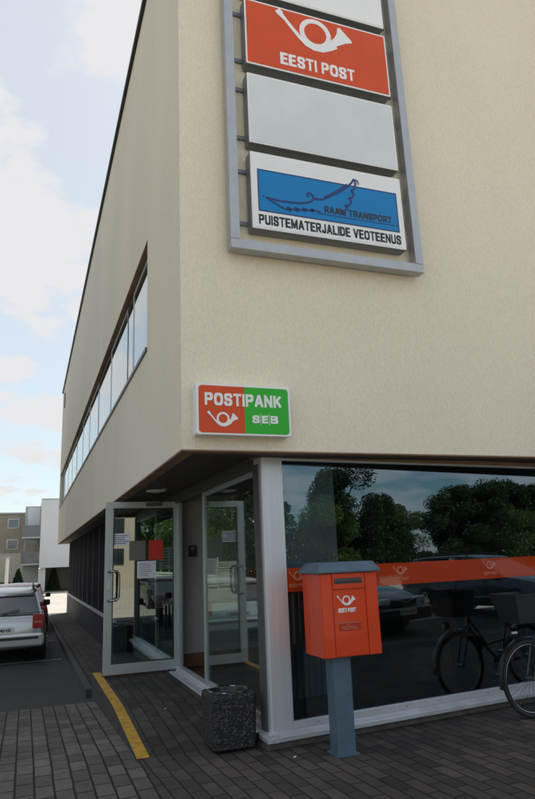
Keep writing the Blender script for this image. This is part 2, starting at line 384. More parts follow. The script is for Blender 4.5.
GLY = {'E': (.5, [[(.95, 1), (0, 1), (0, 0), (1, 0)], [(.05, .52), (.85, .52)]]), 'S': (.56, [_S]), 'T': (.54, [[(0, 1), (1, 1)], [(.5, .98), (.5, 0)]]),
 'I': (.0, [[(.5, 1), (.5, 0)]]), 'P': (.54, [[(0, 0), (0, 1)], _P]), 'O': (.62, [_O]), 'N': (.58, [[(0, 0), (0, 1)], [(.0, 1), (1, 0)], [(1, 0), (1, 1)]]),
 'K': (.56, [[(0, 0), (0, 1)], [(.98, 1), (.06, .42)], [(.36, .6), (1, 0)]]), 'A': (.62, [[(0, 0), (.46, 1)], [(.54, 1), (1, 0)], [(.22, .28), (.78, .28)]]),
 'R': (.56, [[(0, 0), (0, 1)], _P, [(.5, .45), (1, 0)]]), 'M': (.74, [[(0, 0), (0, 1)], [(.03, 1), (.5, .1)], [(.5, .1), (.97, 1)], [(1, 1), (1, 0)]]),
 'U': (.56, [[(0, 1), (0, .28), (.06, .12), (.24, .02), (.5, 0), (.76, .02), (.94, .12), (1, .28), (1, 1)]]), 'J': (.42, [[(1, 1), (1, .28), (.92, .1), (.7, .01), (.4, .0), (.12, .06), (0, .22)]]),
 'L': (.46, [[(0, 1), (0, 0), (1, 0)]]), 'D': (.58, [[(0, 0), (0, 1), (.5, 1), (.8, .93), (.96, .75), (1, .5), (.96, .25), (.8, .07), (.5, 0), (0, 0)]]),
 'V': (.6, [[(0, 1), (.47, 0)], [(.53, 0), (1, 1)]]), 'B': (.54, [[(0, 0), (0, 1)], [(.02, 1), (.6, 1), (.88, .95), (.96, .77), (.88, .58), (.6, .52), (.02, .52)], [(.3, .52), (.6, .52), (.9, .46), (1, .26), (.9, .05), (.6, 0), (.02, 0)]])}
def bold(txt, x0, x1, z0, z1, y, t=.19, xf=None):
    """heavy sans lettering built from strokes, fitted to a box in the XZ plane, facing -Y"""
    h = z1-z0; tk = t*h
    adv = [(.26 if c == ' ' else GLY[c][0]+t) for c in txt]; gap = .11
    tot = sum(adv)+gap*(len(txt)-1); sx = (x1-x0)/tot; mb = MB(xf); cur = x0
    for c, a in zip(txt, adv):
        if c != ' ':
            tx_ = min(tk, t*sx*1.15); xa = cur+tx_/2; wd_ = a*sx-tx_
            for si, st in enumerate(GLY[c][1]):
                P = [(xa+p[0]*wd_, z0+tk/2+p[1]*(h-tk)) for p in st]; closed = math.dist(P[0], P[-1]) < 1e-7; n = len(P)
                dirs = [((P[i+1][0]-P[i][0])/math.dist(P[i], P[i+1]), (P[i+1][1]-P[i][1])/math.dist(P[i], P[i+1])) for i in range(n-1)]
                rings = []; yy = y-.0003*si
                for i in range(n):
                    da = dirs[i-1] if i > 0 else (dirs[-1] if closed else dirs[0]); db = dirs[i] if i < n-1 else (dirs[0] if closed else dirs[-1])
                    bx, bz = da[0]+db[0], da[1]+db[1]; l = math.hypot(bx, bz) or 1; bx /= l; bz /= l
                    co = max(.5, bx*da[0]+bz*da[1]); hx_ = (abs(bz)*tx_+abs(bx)*tk)/2/co
                    px, pz = P[i]
                    if not closed and i in (0, n-1):
                        e_ = -tk/2 if i == 0 else tk/2; px += bx*e_; pz += bz*e_
                    q = [(px-bz*hx_, pz+bx*hx_), (px+bz*hx_, pz-bx*hx_)]
                    q = [(min(max(u, cur-.15*tx_), cur+a*sx+.15*tx_), min(max(v, z0), z1)) for u, v in q]
                    rings.append([(q[0][0], yy, q[0][1]), (q[1][0], yy, q[1][1]), (q[1][0], y+.002, q[1][1]), (q[0][0], y+.002, q[0][1])])
                mb.loft(rings)
        cur += (a+gap)*sx
    return mb
def horn_mb(mb, cx_, cz_, s, y0, y1):
    """post horn emblem: mouthpiece upper left, loop, bell at right; s = overall width"""
    ring = [(cx_-.02*s+.185*s*math.cos(a), cz_+.06*s+.185*s*math.sin(a)) for a in [2*math.pi*k/28 for k in range(29)]]
    mb.ribbon(ring, .065*s, y0, y1)
    tube_ = [(-.5, .24), (-.42, .16), (-.33, .05), (-.24, -.05), (-.15, -.13), (-.05, -.165), (.06, -.155), (.16, -.10), (.24, -.03)]
    mb.ribbon([(cx_+a*s, cz_+b*s) for a, b in tube_], [.075*s, .045*s, .05*s, .055*s, .065*s, .075*s, .085*s, .10*s, .13*s], y0-.0004, y1)
    bell = [(.20, -.10), (.30, -.03), (.40, .03), (.50, .065), (.485, .10), (.33, .255), (.30, .24), (.285, .15), (.25, .08), (.18, .0)]
    mb.prism_y([(cx_+a*s, cz_+b*s) for a, b in bell], y0-.0008, y1)
    mb.ribbon([(cx_+a*s, cz_+b*s) for a, b in ((-.53, .22), (-.47, .28))], .07*s, y0-.0006, y1)
    return mb

# ------------------------------------------------------------------ ground
def g(y):
    P = [(-400, -.03), (6, -.03), (9.4, -.20), (28.6, -.42), (60, -.45), (900, -.45)]
    for (a, za), (b, zb) in zip(P, P[1:]):
        if y <= b: return za+(zb-za)*(y-a)/(b-a)
    return -.45
def sheet(name, x0, x1, ys, dz, m, nx=1):
    mb = MB(); rings = [[(x0+(x1-x0)*i/nx, y, g(y)+dz) for i in range(nx+1)] for y in ys]
    mb.loft(rings, cap=False, closed=False); return struct(mb.build(name, m))
sheet('ground', -700, 700, [-400, -40, -10, 6, 9.4, 28.6, 60, 900], 0, M['asphalt'])
sheet('far_yard', -60, 60, [28.9, 40, 56.5], .004, M['far_pave'])
sheet('parking_yard', -60, 90, [-60, -20, -2.2], .004, M['yard'])
sheet('cobbled_apron', -9, .938, [-2.1, 6, 9.15], .018, M['cobble'])
sheet('lawn', -60, 60, [56.6, 60, 120], .03, M['grass'])
# front pavement (a flat slab with an edge)
struct(MB().box(.94, 24, 1.6, 5.72, -.2, 0).build('front_pavement', M['paver_front']))
struct(MB().box(2.0, 24, 5.72, 7.3, -.2, -.003).build('pavement_foundation', M['plinth']))
# entrance landing: level, then a ramp down to the pavement
LP = [(5.72, .0), (7.35, .105), (9.62, .105)]
mb = MB(); mb.prism_x([(5.722, -.3)]+LP+[(9.62, -.3)], .94, 2.02); struct(mb.build('entrance_landing', M['paver']))
mb = MB(); mb.prism_x([(5.722, -.25)]+[(y, z-.004) for y, z in LP]+[(9.60, -.25)], .915, .9385); struct(mb.build('landing_kerb', M['kerb']))
mb = MB(); mb.loft([[(.918, y, z+.004+.001), (1.022, y, z+.004+.001)] for y, z in ((5.73, .0005), LP[1], (9.615, .105))], cap=False, closed=False)
struct(mb.build('yellow_edge_line', M['yellow']))
# side walk along the building with its kerb
mb = MB(); mb.loft([[(.942, y, g(y)+.115), (2.02, y, g(y)+.115)] for y in (9.62, 15, 20, 28.6)], cap=False, closed=False); struct(mb.build('side_pavement', M['paver']))
mb = MB(); mb.loft([[(.84, y, -.7), (.84, y, g(y)+.119), (.94, y, g(y)+.119), (.94, y, -.7)] for y in (9.63, 15, 20, 28.6)]); struct(mb.build('kerb', M['kerb'], bevel=.012))
for i, y in enumerate((14.15, 18.2)):
    sheet('parking_line', -3.2, .76, [y-.05, y+.05], .006, M['line'])

# ------------------------------------------------------------------ the post office building
B = thing('post_office_building', 'beige rendered corner building with overhanging upper storeys over a glazed ground floor', 'building', (1.172, 5.13, 0))
X0, Y0, X1, Y1, ZS, ZT = 1.172, 5.13, 24.0, 28.5, 2.46, 9.0
WY0, WY1, WZ0, WZ1 = 6.86, 27.9, 3.92, 5.30
mb = MB(); T = .32
mb.box(X0, X1, Y0, Y0+T, ZS, ZT)                                   # front wall
mb.box(X0, X0+T, Y0+T, WY0, ZS, ZT); mb.box(X0, X0+T, WY1, Y1-T, ZS, ZT)
mb.box(X0, X0+T, WY0, WY1, ZS, WZ0); mb.box(X0, X0+T, WY0, WY1, WZ1, ZT)
mb.box(X0+T, X1, Y1-T, Y1, ZS, ZT); mb.box(X0, X0+T, Y1-T, Y1, ZS, ZT); mb.box(1.66, X1, Y1-T, Y1, -.7, ZS); mb.box(X1-T, X1, Y0+T, Y1-T, -.7, ZT)
mb.build('upper_wall', M['stucco'], B)
mb = MB(); mb.box(X0+T, X1-T, Y0+T, Y1-T, 8.7, 8.9); mb.build('roof', M['cap'], B)
mb = MB(); mb.box(X0-.05, X1+.05, Y0-.05, Y0+.38, ZT, ZT+.07); mb.box(X0-.05, X0+.38, Y0+.38, Y1+.05, ZT, ZT+.07); mb.build('roof_edge_capping', M['cap'], B)
mb = MB(); mb.box(X0+.004, X0+.13, Y0+.004, Y1-.02, ZS-.012, ZS-.001); mb.box(X0+.13, X1-.01, Y0+.004, Y0+.13, ZS-.012, ZS-.001); mb.build('drip_edge', M['lip'], B)
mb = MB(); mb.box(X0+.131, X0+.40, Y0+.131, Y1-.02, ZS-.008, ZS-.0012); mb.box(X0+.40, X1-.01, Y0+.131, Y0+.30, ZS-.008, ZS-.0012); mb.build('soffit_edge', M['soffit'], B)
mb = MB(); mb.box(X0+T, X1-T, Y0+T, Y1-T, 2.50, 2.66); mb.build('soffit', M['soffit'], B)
mb = MB(); mb.box(X0-.03, X0-.002, 26.4, 26.7, 7.9, 8.5); mb.build('wall_vent', M['cap'], B)
# upper window strip
ws = mb = MB(); mb.box(X0-.02, X0+.07, WY0-.01, WY1+.01, WZ0-.03, WZ0+.015); mb.build('window_sill', M['win_dark'], B)
mb = MB(); mb.box(X0+.002, X0+.24, WY0+.002, WY1-.002, WZ1-.012, WZ1-.001); mb.build('window_head', M['lip'], B)
edges = [6.87, 8.42, 8.98, 11.0, 13.15, 15.2, 17.2, 19.4, 21.5, 23.6, 25.8, 27.89]
for i, (a, b) in enumerate(zip(edges, edges[1:])):
    xg = X0+.075; fw = .022; m_ = M['win_dark'] if i in (1, 3, 6, 9) else M['win_frame']
    mb = MB(); zt_ = WZ1-.03; zb_ = WZ0+.02
    mb.box(xg, xg+.06, a, a+fw, zb_, zt_); mb.box(xg, xg+.06, b-fw, b-.002, zb_, zt_)
    mb.box(xg, xg+.06, a+fw, b-fw, zb_, zb_+fw); mb.box(xg, xg+.06, a+fw, b-fw, zt_-.05, zt_)
    wn_ = mb.build('window', m_, B)
    MB().box(xg+.006, xg+.014, a+fw, b-fw, zb_+fw, zt_-.05).build('pane', M['up_glass'], wn_)
MB().box(X0+2.2, X0+2.3, 5.6, 28, 2.7, 8.6).build('inner_partition', M['iwall'], B)

# ground floor, side wall behind the door
GX = 1.61
BY = 12.9
mb = MB(); mb.box(GX, GX+.25, BY, 28.2, -.7, .47); mb.build('side_plinth', M['blue_plinth'], B)
mb = MB(); mb.box(GX-.05, GX+.05, BY, 28.22, .47, .505); mb.build('side_sill', M['alu_sill'], B)
mb = MB(); mb.box(GX+.03, GX+.2, BY+.02, 28.15, .505, 2.5)
y = BY+.02
while y < 28: mb.box(GX+.015, GX+.03, y, y+.05, .506, 2.499, 1); y += 1.55
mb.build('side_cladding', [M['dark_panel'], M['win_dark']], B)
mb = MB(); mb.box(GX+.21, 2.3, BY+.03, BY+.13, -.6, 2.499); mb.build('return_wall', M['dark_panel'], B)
# glazed bay behind the open door
mb = MB(); mb.box(1.985, 2.2, 9.63, BY+.02, -.6, .12); mb.build('bay_base', M['plinth'], B)
mb = MB(); mb.box(1.9, 2.09, 9.14, BY, .121, .165); mb.box(1.98, 2.07, 9.14, BY, .166, .21); mb.build('bay_sill', M['alu_sill'], B, bevel=.004)
mb = MB(); mb.box(1.976, 2.10, 9.63, BY+.02, 2.36, 2.499); mb.build('bay_fascia', M['fascia'], B)
mb = MB()
for y_ in (9.13, BY-.06): mb.box(1.985, 2.04, y_, y_+.055, .211, 2.359)
mb.box(1.985, 2.04, 9.186, BY-.061, 2.31, 2.359)
by_ = mb.build('bay_window', M['win_dark'], B)
MB().box(2.005, 2.015, 9.186, BY-.061, .211, 2.309).build('pane', M['up_glass'], by_)
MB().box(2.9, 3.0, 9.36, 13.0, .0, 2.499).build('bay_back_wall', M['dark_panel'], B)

# entrance glazing on the side (plane x = 1.98)
EX = 1.98
mb = MB(); mb.box(EX, EX+.09, 5.60, 9.12, .10, .175); mb.box(EX-.11, EX-.015, 5.62, 9.06, .10, .122); mb.box(EX-.015, EX, 5.61, 9.06, .10, .14); mb.build('entrance_threshold', M['alu_sill'], B, bevel=.006)
mb = MB(); mb.box(EX-.004, EX+.12, 5.60, 9.625, 2.36, 2.499); mb.build('entrance_fascia', M['fascia'], B)
gl_ = MB()
gl_.box(EX+.005, EX+.055, 7.55, 7.61, .175, 2.36); gl_.box(EX+.005, EX+.055, 5.60, 5.66, .175, 2.36)
gl_.box(EX+.005, EX+.055, 5.66, 7.55, .175, .225); gl_.box(EX+.005, EX+.055, 5.66, 7.55, 2.31, 2.36)
sp_ = gl_.build('side_light', M['door_alu'], B, bevel=.004)
MB().box(EX+.025, EX+.035, 5.66, 7.55, .225, 2.31).build('pane', M['door_glass'], sp_)
mb = MB(); mb.box(EX+.0362, EX+.0378, 5.68, 6.15, 1.25, 1.455); mb.build('window_band', M['band'], sp_)
fr = MB(); fr.box(EX, EX+.09, 9.02, 9.12, .175, 2.36); fr.box(EX+.01, EX+.06, 8.96, 9.02, .175, 2.36)
fr.build('door_jamb', M['door_alu'], B, bevel=.004)

# the open door leaf, square to the wall
D0, D1, DY, DZ0, DZ1 = 1.0, 2.055, 9.12, .137, 2.395
mb = MB(); st = .105
mb.box(D0, D0+st, DY-.03, DY+.03, DZ0, DZ1); mb.box(D1-st, D1, DY-.03, DY+.03, DZ0, DZ1)
mb.box(D0+st, D1-st, DY-.03, DY+.03, DZ0, DZ0+.13); mb.box(D0+st, D1-st, DY-.03, DY+.03, DZ1-.09, DZ1)
DR = mb.build('entrance_door', M['door_alu'], B, bevel=.004)
DR['label'] = 'glazed aluminium door standing open'
MB().box(D0+st, D1-st, DY-.004, DY+.004, DZ0+.13, DZ1-.09).build('pane', M['door_glass'], DR)
mb = MB(); gk = M['trim']
for a, b, c, d in ((D0+st, D0+st+.012, DZ0+.13, DZ1-.09), (D1-st-.012, D1-st, DZ0+.13, DZ1-.09), (D0+st+.012, D1-st-.012, DZ0+.13, DZ0+.142), (D0+st+.012, D1-st-.012, DZ1-.102, DZ1-.09)):
    mb.box(a, b, DY-.027, DY-.006, c, d)
mb.build('gasket', gk, DR)
hx = D0+.15
mb = MB(); mb.tube([(D0+.05, DY-.03, 1.45), (D0+.07, DY-.10, 1.455), (hx, DY-.11, 1.455), (hx+.03, DY-.11, 1.42), (hx+.032, DY-.11, 1.28), (hx+.03, DY-.11, 1.115), (hx, DY-.11, 1.08), (D0+.07, DY-.10, 1.075), (D0+.05, DY-.03, 1.075)], .016, 10)
mb.build('handle', M['chrome'], DR, smooth=True)
mb = MB(); mb.rbox(D0+.035, D0+.07, DY-.045, DY-.03, 1.22, 1.32, .012); mb.lathe([(.009, -.052), (.009, -.045)], (D0+.0525, DY, 1.25), 'y', 12)
mb.build('lock', M['rim'], DR)
for z in (.45, 1.72, 2.12):
    mb = MB(); mb.lathe([(.013, -.06), (.013, .06)], (D1+.008, DY-.035, z), 'z', 10); mb.build('hinge', M['trim'], DR)
mb = MB(); mb.rbox(1.55, 1.78, DY-.075, DY-.032, 2.33, 2.375, .01); mb.tube([(1.75, DY-.06, 2.39), (1.98, 9.02, 2.41)], .008); mb.build('door_closer', M['fascia'], DR)

MB().box(1.0, 1.86, 9.2, 9.26, .105, .137).build('door_step_board', M['counterwood'], B)

# corner column and the shop front, turned 5.5 degrees away from the wall above
TH = R(5.47); cs, sn = math.cos(TH), math.sin(TH)
def W(p): return Vector((1.98+p.x*cs-p.y*sn, 5.42+p.x*sn+p.y*cs, p.z))     # local x along the glass, y inwards
mb = MB(W); mb.box(.01, .205, .0, .15, .13, 2.455); mb.box(.0, .012, .003, .17, .13, 2.454)
mb.build('corner_column', M['alu'], B, bevel=.006)
mb = MB(); mb.box(1.962, 1.985, 5.47, 5.62, .13, 2.4); mb.build('corner_trim', M['fascia'], B)
SW = 3.9
mb = MB(W); mb.box(-.02, 22, .03, .25, -.25, .065); mb.build('front_plinth', M['plinth'], B)
mb = MB(); mb.box(1.99, 2.2, 5.70, 9.6, -.25, .099); mb.build('side_base', M['plinth'], B)
mb = MB(W); mb.prism_x([(.06, .068), (-.05, .068), (-.052, .105), (.0, .135), (.06, .135)], -.03, 22); mb.build('front_sill', M['alu_sill'], B, bevel=.003)
mb = MB(); mb.prism_y([(1.93, .068), (1.925, .10), (1.98, .132), (2.03, .132), (2.03, .068)], 5.372, 5.598); mb.build('corner_sill', M['alu_sill'], B)
mb = MB(W); mb.box(-.02, 22, .03, .2, 2.456, 2.498); mb.build('front_head_trim', M['lip'], B)
for i in range(5):
    a = .207+i*SW; b = a+SW-.006
    mb = MB(W)
    mb.box(a, a+.012, .01, .07, .136, 2.452); mb.box(b-.055, b, .01, .07, .136, 2.452)
    mb.box(a+.012, b-.055, .01, .07, .136, .195); mb.box(a+.012, b-.055, .012, .07, 2.43, 2.452)
    sw_ = mb.build('shop_window', M['alu'], B, bevel=.003)
    MB(W).box(a+.012, b-.055, .03, .038, .195, 2.43).build('pane', M['glass'], sw_)
    if i < 2:
        MB(W).box(a+.0125, b-.0555, .0275, .0293, 1.247, 1.452).build('window_band', M['band'], sw_)
        for u in (.13, 1.28, 2.45, 3.3):
            horn_mb(MB(W), a+u, 1.375, .17, .0262, .0272).build('band_emblem', M['bandlogo'], sw_)
            bold('EESTI POST', a+u-.09, a+u+.09, 1.285, 1.315, .0255, .17, W).build('band_lettering', M['bandlogo'], sw_)
    # screws on the lower rail
    if i < 2:
        for u in (.25, 1.2, 2.2, 3.2): MB(W).lathe([(.008, .004), (.008, .011)], (a+u, 0, .166), 'y', 8).build('rail_screw', M['rim'], sw_)

# inside
mb = MB(); mb.box(2.09, 23.5, 7.55, 8.99, -.25, .125); mb.prism_z([(2.09, 5.76), (23.5, 7.8), (23.5, 7.55), (2.09, 7.55)], -.25, .124); mb.build('interior_floor', M['ifloor'], B)
mb = MB(); mb.box(2.08, 4.2, 9.25, 9.35, .0, 2.499); mb.build('vestibule_wall', M['iwall'], B)
mb = MB(); mb.box(2.08, 4.2, 9.235, 9.249, .125, .30); mb.build('skirting', M['counterwood'], B)
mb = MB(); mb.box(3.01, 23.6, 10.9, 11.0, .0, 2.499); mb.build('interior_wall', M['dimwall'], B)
mb = MB(); mb.box(2.08, 4.2, 9.0, 10.9, -.1, .122); mb.build('vestibule_floor', M['ifloor'], B)

# ------------------------------------------------------------------ things inside and on the entrance
ic = thing('intercom', 'small black intercom box on the pale wall inside the doorway', 'intercom', (2.25, 9.235, 1.62))
mb = MB(); mb.rbox(2.20, 2.30, 9.19, 9.249, 1.61, 1.77, .012); mb.build('case', M['trim'], ic)
mb = MB(); mb.box(2.22, 2.28, 9.186, 9.19, 1.70, 1.75); mb.build('grille', M['case_edge'], ic)
cl = thing('ceiling_light', 'round flat ceiling lamp under the dark overhang above the door', 'lamp', (1.53, 8.2, 2.5))
MB().lathe([(.15, 0), (.155, -.02), (.14, -.035)], (1.53, 8.2, 2.498), 'z', 28).build('base', M['rim'], cl)
MB().lathe([(.135, -.035), (.125, -.055), (.06, -.068), (.005, -.07)], (1.53, 8.2, 2.4975), 'z', 28).build('diffuser', M['white'], cl)

def notice(name, label, x0, x1, z0, z1, m, y=DY-.0052):
    return tag(MB().box(x0, x1, y-.0012, y, z0, z1).build(name, m), label, 'notice')
n1 = notice('red_card', 'red card stuck on the glass of the open door', 1.60, 1.80, 1.59, 1.86, M['redpaper'])
n2 = notice('grey_card', 'brownish grey card beside the red one on the open door', 1.33, 1.555, 1.59, 1.855, M['greypaper'])
n3 = thing('paper_notice', 'white paper sheet below the two cards on the door glass', 'notice', (1.54, DY-.006, 1.34))
MB().box(1.44, 1.70, DY-.0064, DY-.0052, 1.345, 1.575).build('sheet', M['paper'], n3)
mb = MB(); random.seed(3)
for k in range(7): mb.box(1.47, 1.47+random.uniform(.12, .2), DY-.0069, DY-.0065, 1.54-.026*k-.008, 1.54-.026*k)
mb.build('print_lines', M['case_edge'], n3)
n4 = thing('opening_hours_notice', 'wide white notice with lines of print at the left edge of the door', 'notice', (1.2, DY-.006, 1.70))
MB().box(1.108, 1.34, DY-.0062, DY-.0053, 1.80, 1.96).build('sheet', M['paper'], n4)
mb = MB()
for k in range(5): mb.box(1.12, 1.12+random.uniform(.13, .2), DY-.0068, DY-.0063, 1.935-.026*k-.009, 1.935-.026*k)
mb.build('print_lines', M['blue_line'], n4)

# blind, slatted blind, boxes and counter behind the shop glass
rb = thing('roller_blind', 'pale roller blind hanging inside at the left end of the shop window', 'blind', W(Vector((.5, .3, 1.3))))
MB(W).box(.215, .86, .16, .164, 1.46, 2.42).build('cloth', M['blind'], rb)
MB(W).box(.215, .86, .155, .175, 1.435, 1.458).build('bottom_bar', M['alu'], rb)
vb = thing('vertical_blind', 'blue grey slatted blind behind the glass beside the orange mailbox', 'blind', W(Vector((.5, .3, .2))))
for k in range(11):
    mb = MB(W); u = .23+.066*k; mb.box(u, u+.045, .17+.012*(k % 2), .174+.012*(k % 2), .33, 1.24); mb.build('slat', M['rad'], vb)
mb = MB(W); mb.box(.22, .96, .155, .20, 1.225, 1.2445); mb.build('rail', M['alu'], vb)
def carton(loc, rz, sx, sy, sz, label):
    t_ = thing('cardboard_box', label, 'box', loc, rz, 'cardboard boxes inside the window')
    MB().box(-sx/2, sx/2, -sy/2, sy/2, 0, sz).build('carton', M['card'], t_, world=False, bevel=.004)
    mb = MB(); mb.box(-sx/2+.01, -.004, -sy/2+.01, sy/2-.01, sz+.001, sz+.006); mb.box(.004, sx/2-.01, -sy/2+.01, sy/2-.01, sz+.001, sz+.006); mb.build('flap', M['card'], t_, world=False)
    mb = MB(); mb.box(-.03, .03, -sy/2-.002, -sy/2-.0005, sz*.5, sz-.01); mb.build('tape', M['counterwood'], t_, world=False)
ct = thing('counter', 'low wooden display bench inside the shop window', 'bench', W(Vector((2.2, 1.2, .125))))
MB(W).box(1.0, 3.9, .95, 1.5, .55, .60).build('top', M['counterwood'], ct, bevel=.004)
for u in (1.05, 3.75): MB(W).box(u, u+.06, 1.0, 1.45, .125, .549).build('leg', M['counterwood'], ct)
p = W(Vector((1.35, 1.2, .601))); carton(p, TH+.1, .55, .38, .28, 'brown cardboard box behind the glass just right of the mailbox post')
p = W(Vector((2.75, 1.22, .601))); carton(p, TH-.15, .5, .36, .40, 'brown cardboard box behind the glass near the bicycle')
p = W(Vector((2.6, 1.25, .126))); carton(p, TH+.05, .6, .4, .34, 'brown cardboard box under the bench inside')

# ------------------------------------------------------------------ signs
sf = thing('sign_rack', 'tall grey metal sign frame holding stacked panels on the front wall', 'sign frame', (2.63, 5.13, 4.31))
mb = MB(); mb.box(1.61, 1.70, 4.975, 5.085, 4.40, 9.6); mb.build('frame_post', M['sign_alu'], sf, bevel=.005)
mb = MB(); mb.box(3.585, 3.675, 4.975, 5.085, 4.40, 9.6); mb.build('frame_post', M['sign_alu'], sf, bevel=.005)
mb = MB(); mb.box(1.61, 3.675, 4.975, 5.085, 4.305, 4.398); mb.build('bottom_rail', M['sign_alu'], sf, bevel=.005)
for z in (4.62, 5.18, 5.56, 6.12, 6.47, 7.05, 7.40, 7.95, 8.3, 8.9):
    MB().box(1.702, 3.583, 5.103, 5.122, z, z+.04).build('cross_bar', M['case_edge'], sf)
for x in (1.64, 3.62):
    for z in (4.9, 6.6, 8.3): MB().box(x, x+.03, 5.087, 5.129, z, z+.05).build('wall_bracket', M['case_edge'], sf)
def light_box(name, label, z0, z1, face, edge_white=True, x0=1.825, x1=3.495):
    t_ = thing(name, label, 'sign', ((x0+x1)/2, 5.049, z0), 0, 'sign panels on the tall frame')
    MB().rbox(x0, x1, 4.99, 5.10, z0, z1, .012).build('case', M['case_edge'], t_)
    MB().rbox(x0+.004, x1-.004, 4.982, 4.9895, z0+.004, z1-.004, .01).build('rim', M['signwhite'], t_)
    MB().box(x0+.02, x1-.02, 4.9795, 4.9815, z0+.022, z1-.022).build('face', face, t_)
    return t_
bx_ = light_box('advert_sign', 'white sign panel with a blue picture of a bird, lowest on the frame', 4.535, 5.36, M['signwhite'])
MB().box(1.893, 3.428, 4.977, 4.979, 4.722, 5.172).build('blue_field', M['sign_blue'], bx_)
mb = MB(); y0, y1 = 4.9735, 4.9768
for a, b, c, d in ((1.893, 3.428, 4.722, 4.734), (1.893, 3.428, 5.16, 5.172), (1.893, 1.905, 4.734, 5.16), (3.416, 3.428, 4.734, 5.16)): mb.box(a, b, y0+.002, y1, c, d)
mb.box(2.5, 3.42, y0+.001, y1, 4.79, 4.797)
for bi, (pts, wd) in enumerate((
    ([(1.97, 4.875), (2.10, 4.862), (2.30, 4.87), (2.42, 4.90), (2.47, 4.945), (2.455, 4.99), (2.42, 5.0), (2.405, 4.975), (2.425, 4.955)], .02),
    ([(2.48, 4.95), (2.56, 4.955), (2.66, 5.01), (2.80, 5.10), (2.90, 5.19), (2.94, 5.245), (2.955, 5.20), (2.93, 5.13), (2.90, 5.11), (2.925, 5.08), (2.90, 5.03), (2.87, 5.02), (2.89, 4.98), (2.86, 4.94), (2.82, 4.93), (2.84, 4.90), (2.80, 4.87), (2.74, 4.865)], .02),
    ([(1.97, 4.875), (2.06, 4.83), (2.14, 4.79), (2.22, 4.775), (2.19, 4.80), (2.30, 4.785), (2.27, 4.81), (2.38, 4.795), (2.35, 4.82), (2.46, 4.805), (2.44, 4.825), (2.54, 4.81)], .016),
    ([(2.965, 5.25), (2.985, 5.225), (2.988, 5.195)], .010), ([(1.94, 4.885), (1.955, 4.882)], .012), ([(2.60, 4.98), (2.75, 5.08), (2.86, 5.17)], .030))):
    mb.ribbon(spl(pts), wd, y0-.0004*bi, y1)
mb.build('bird_drawing', M['blue_line'], bx_)
bold('RAAM TRANSPORT', 2.585, 3.345, 4.812, 4.888, 4.9755, .18).build('lettering', M['black'], bx_)
bold('PUISTEMATERJALIDE VEOTEENUS', 1.893, 3.435, 4.585, 4.688, 4.977, .185).build('lettering', M['black'], bx_)
light_box('advert_sign', 'blank pale grey sign panel between the orange and the blue one', 5.455, 6.26, M['blankface'])
ox_ = light_box('advert_sign', 'orange sign panel with a white post horn and lettering', 6.37, 7.175, M['sign_orange'])
horn_mb(MB(), 2.64, 6.895, .85, 4.9765, 4.979).build('horn_emblem', M['signwhite'], ox_)
bold('EESTI POST', 2.205, 3.06, 6.455, 6.60, 4.977, .185).build('lettering', M['signwhite'], ox_)
light_box('advert_sign', 'pale sign panel above the orange one, cut by the top of the picture', 7.27, 8.08, M['signwhite'])

pp = thing('bank_sign', 'small red and green lightbox sign low on the corner of the front wall', 'sign', (1.7, 5.13, 2.57))
mb = MB(); mb.rbox(1.268, 2.122, 5.002, 5.129, 2.566, 3.012, .02); mb.build('case', M['signwhite'], pp, bevel=.003)
def half(x0, x1, left):
    r = .03; pts = []
    cs4 = ((x1, 2.992, 0), (x0, 2.992, 1), (x0, 2.583, 2), (x1, 2.583, 3))
    for cx_, cz_, q in cs4:
        rd = (q in (1, 2)) == left
        if not rd: pts.append((cx_, cz_)); continue
        ox = cx_-r if q in (0, 3) else cx_+r; oz = cz_-r if q in (0, 1) else cz_+r
        for k in range(5):
            a = R(90*q+90*k/4); pts.append((ox+r*math.cos(a), oz+r*math.sin(a)))
    return pts
MB().prism_y(half(1.29, 1.695, True), 4.9985, 5.0015).build('red_face', M['sign_orange'], pp)
MB().prism_y(half(1.695, 2.102, False), 4.9984, 5.0014).build('green_face', M['sign_green'], pp)
bold('POSTIPANK', 1.342, 2.035, 2.818, 2.928, 4.996, .19).build('lettering', M['signwhite'], pp)
horn_mb(MB(), 1.505, 2.69, .26, 4.9965, 4.998).build('horn_emblem', M['signwhite'], pp)
mb = MB()
for ch, a, b in (('S', 1.762, 1.828), ('E', 1.851, 1.908), ('B', 1.93, 1.998)):
    t_ = bold(ch, a, b, 2.676, 2.744, 4.996, .22); k0 = len(mb.v); mb.f += [[k+k0 for k in f] for f in t_.f]; mb.m += t_.m; mb.v += t_.v
for x in (1.838, 1.9175): mb.box(x-.002, x+.002, 4.9965, 4.9983, 2.662, 2.758)
mb.build('lettering', M['signwhite'], pp)

# ------------------------------------------------------------------ mailbox
mx0, mx1, my0, my1 = 2.285, 2.815, 4.95, 5.32
MBX = thing('mailbox', 'orange red post box on a blue grey square post in front of the shop window', 'mailbox', (2.47, 5.1, 0))
MB().box(2.392, 2.552, 5.02, 5.17, -.02, .80).build('post', M['bluegrey'], MBX, bevel=.006)
mb = MB(); mb.box(2.37, 2.574, 5.0, 5.19, 0, .012); mb.build('foot_plate', M['bluegrey'], MBX)
MB().box(mx0, mx1, my0, my1, .742, 1.405).build('body', M['red'], MBX, bevel=.006)
mb = MB(); fy = my0-.012
mb.box(mx0+.005, 2.385, fy, my0-.001, .745, 1.40); mb.box(2.70, mx1-.005, fy, my0-.001, .745, 1.40)
mb.build('front_strip', M['red'], MBX, bevel=.003)
DP = MB().box(2.392, 2.692, my0-.007, my0-.001, .75, 1.265).build('front_door', M['red'], MBX, bevel=.002)
MB().lathe([(.006, -.004), (.006, 0)], (2.40, my0-.0075, 1.10), 'y', 10).build('lock', M['chrome'], DP)
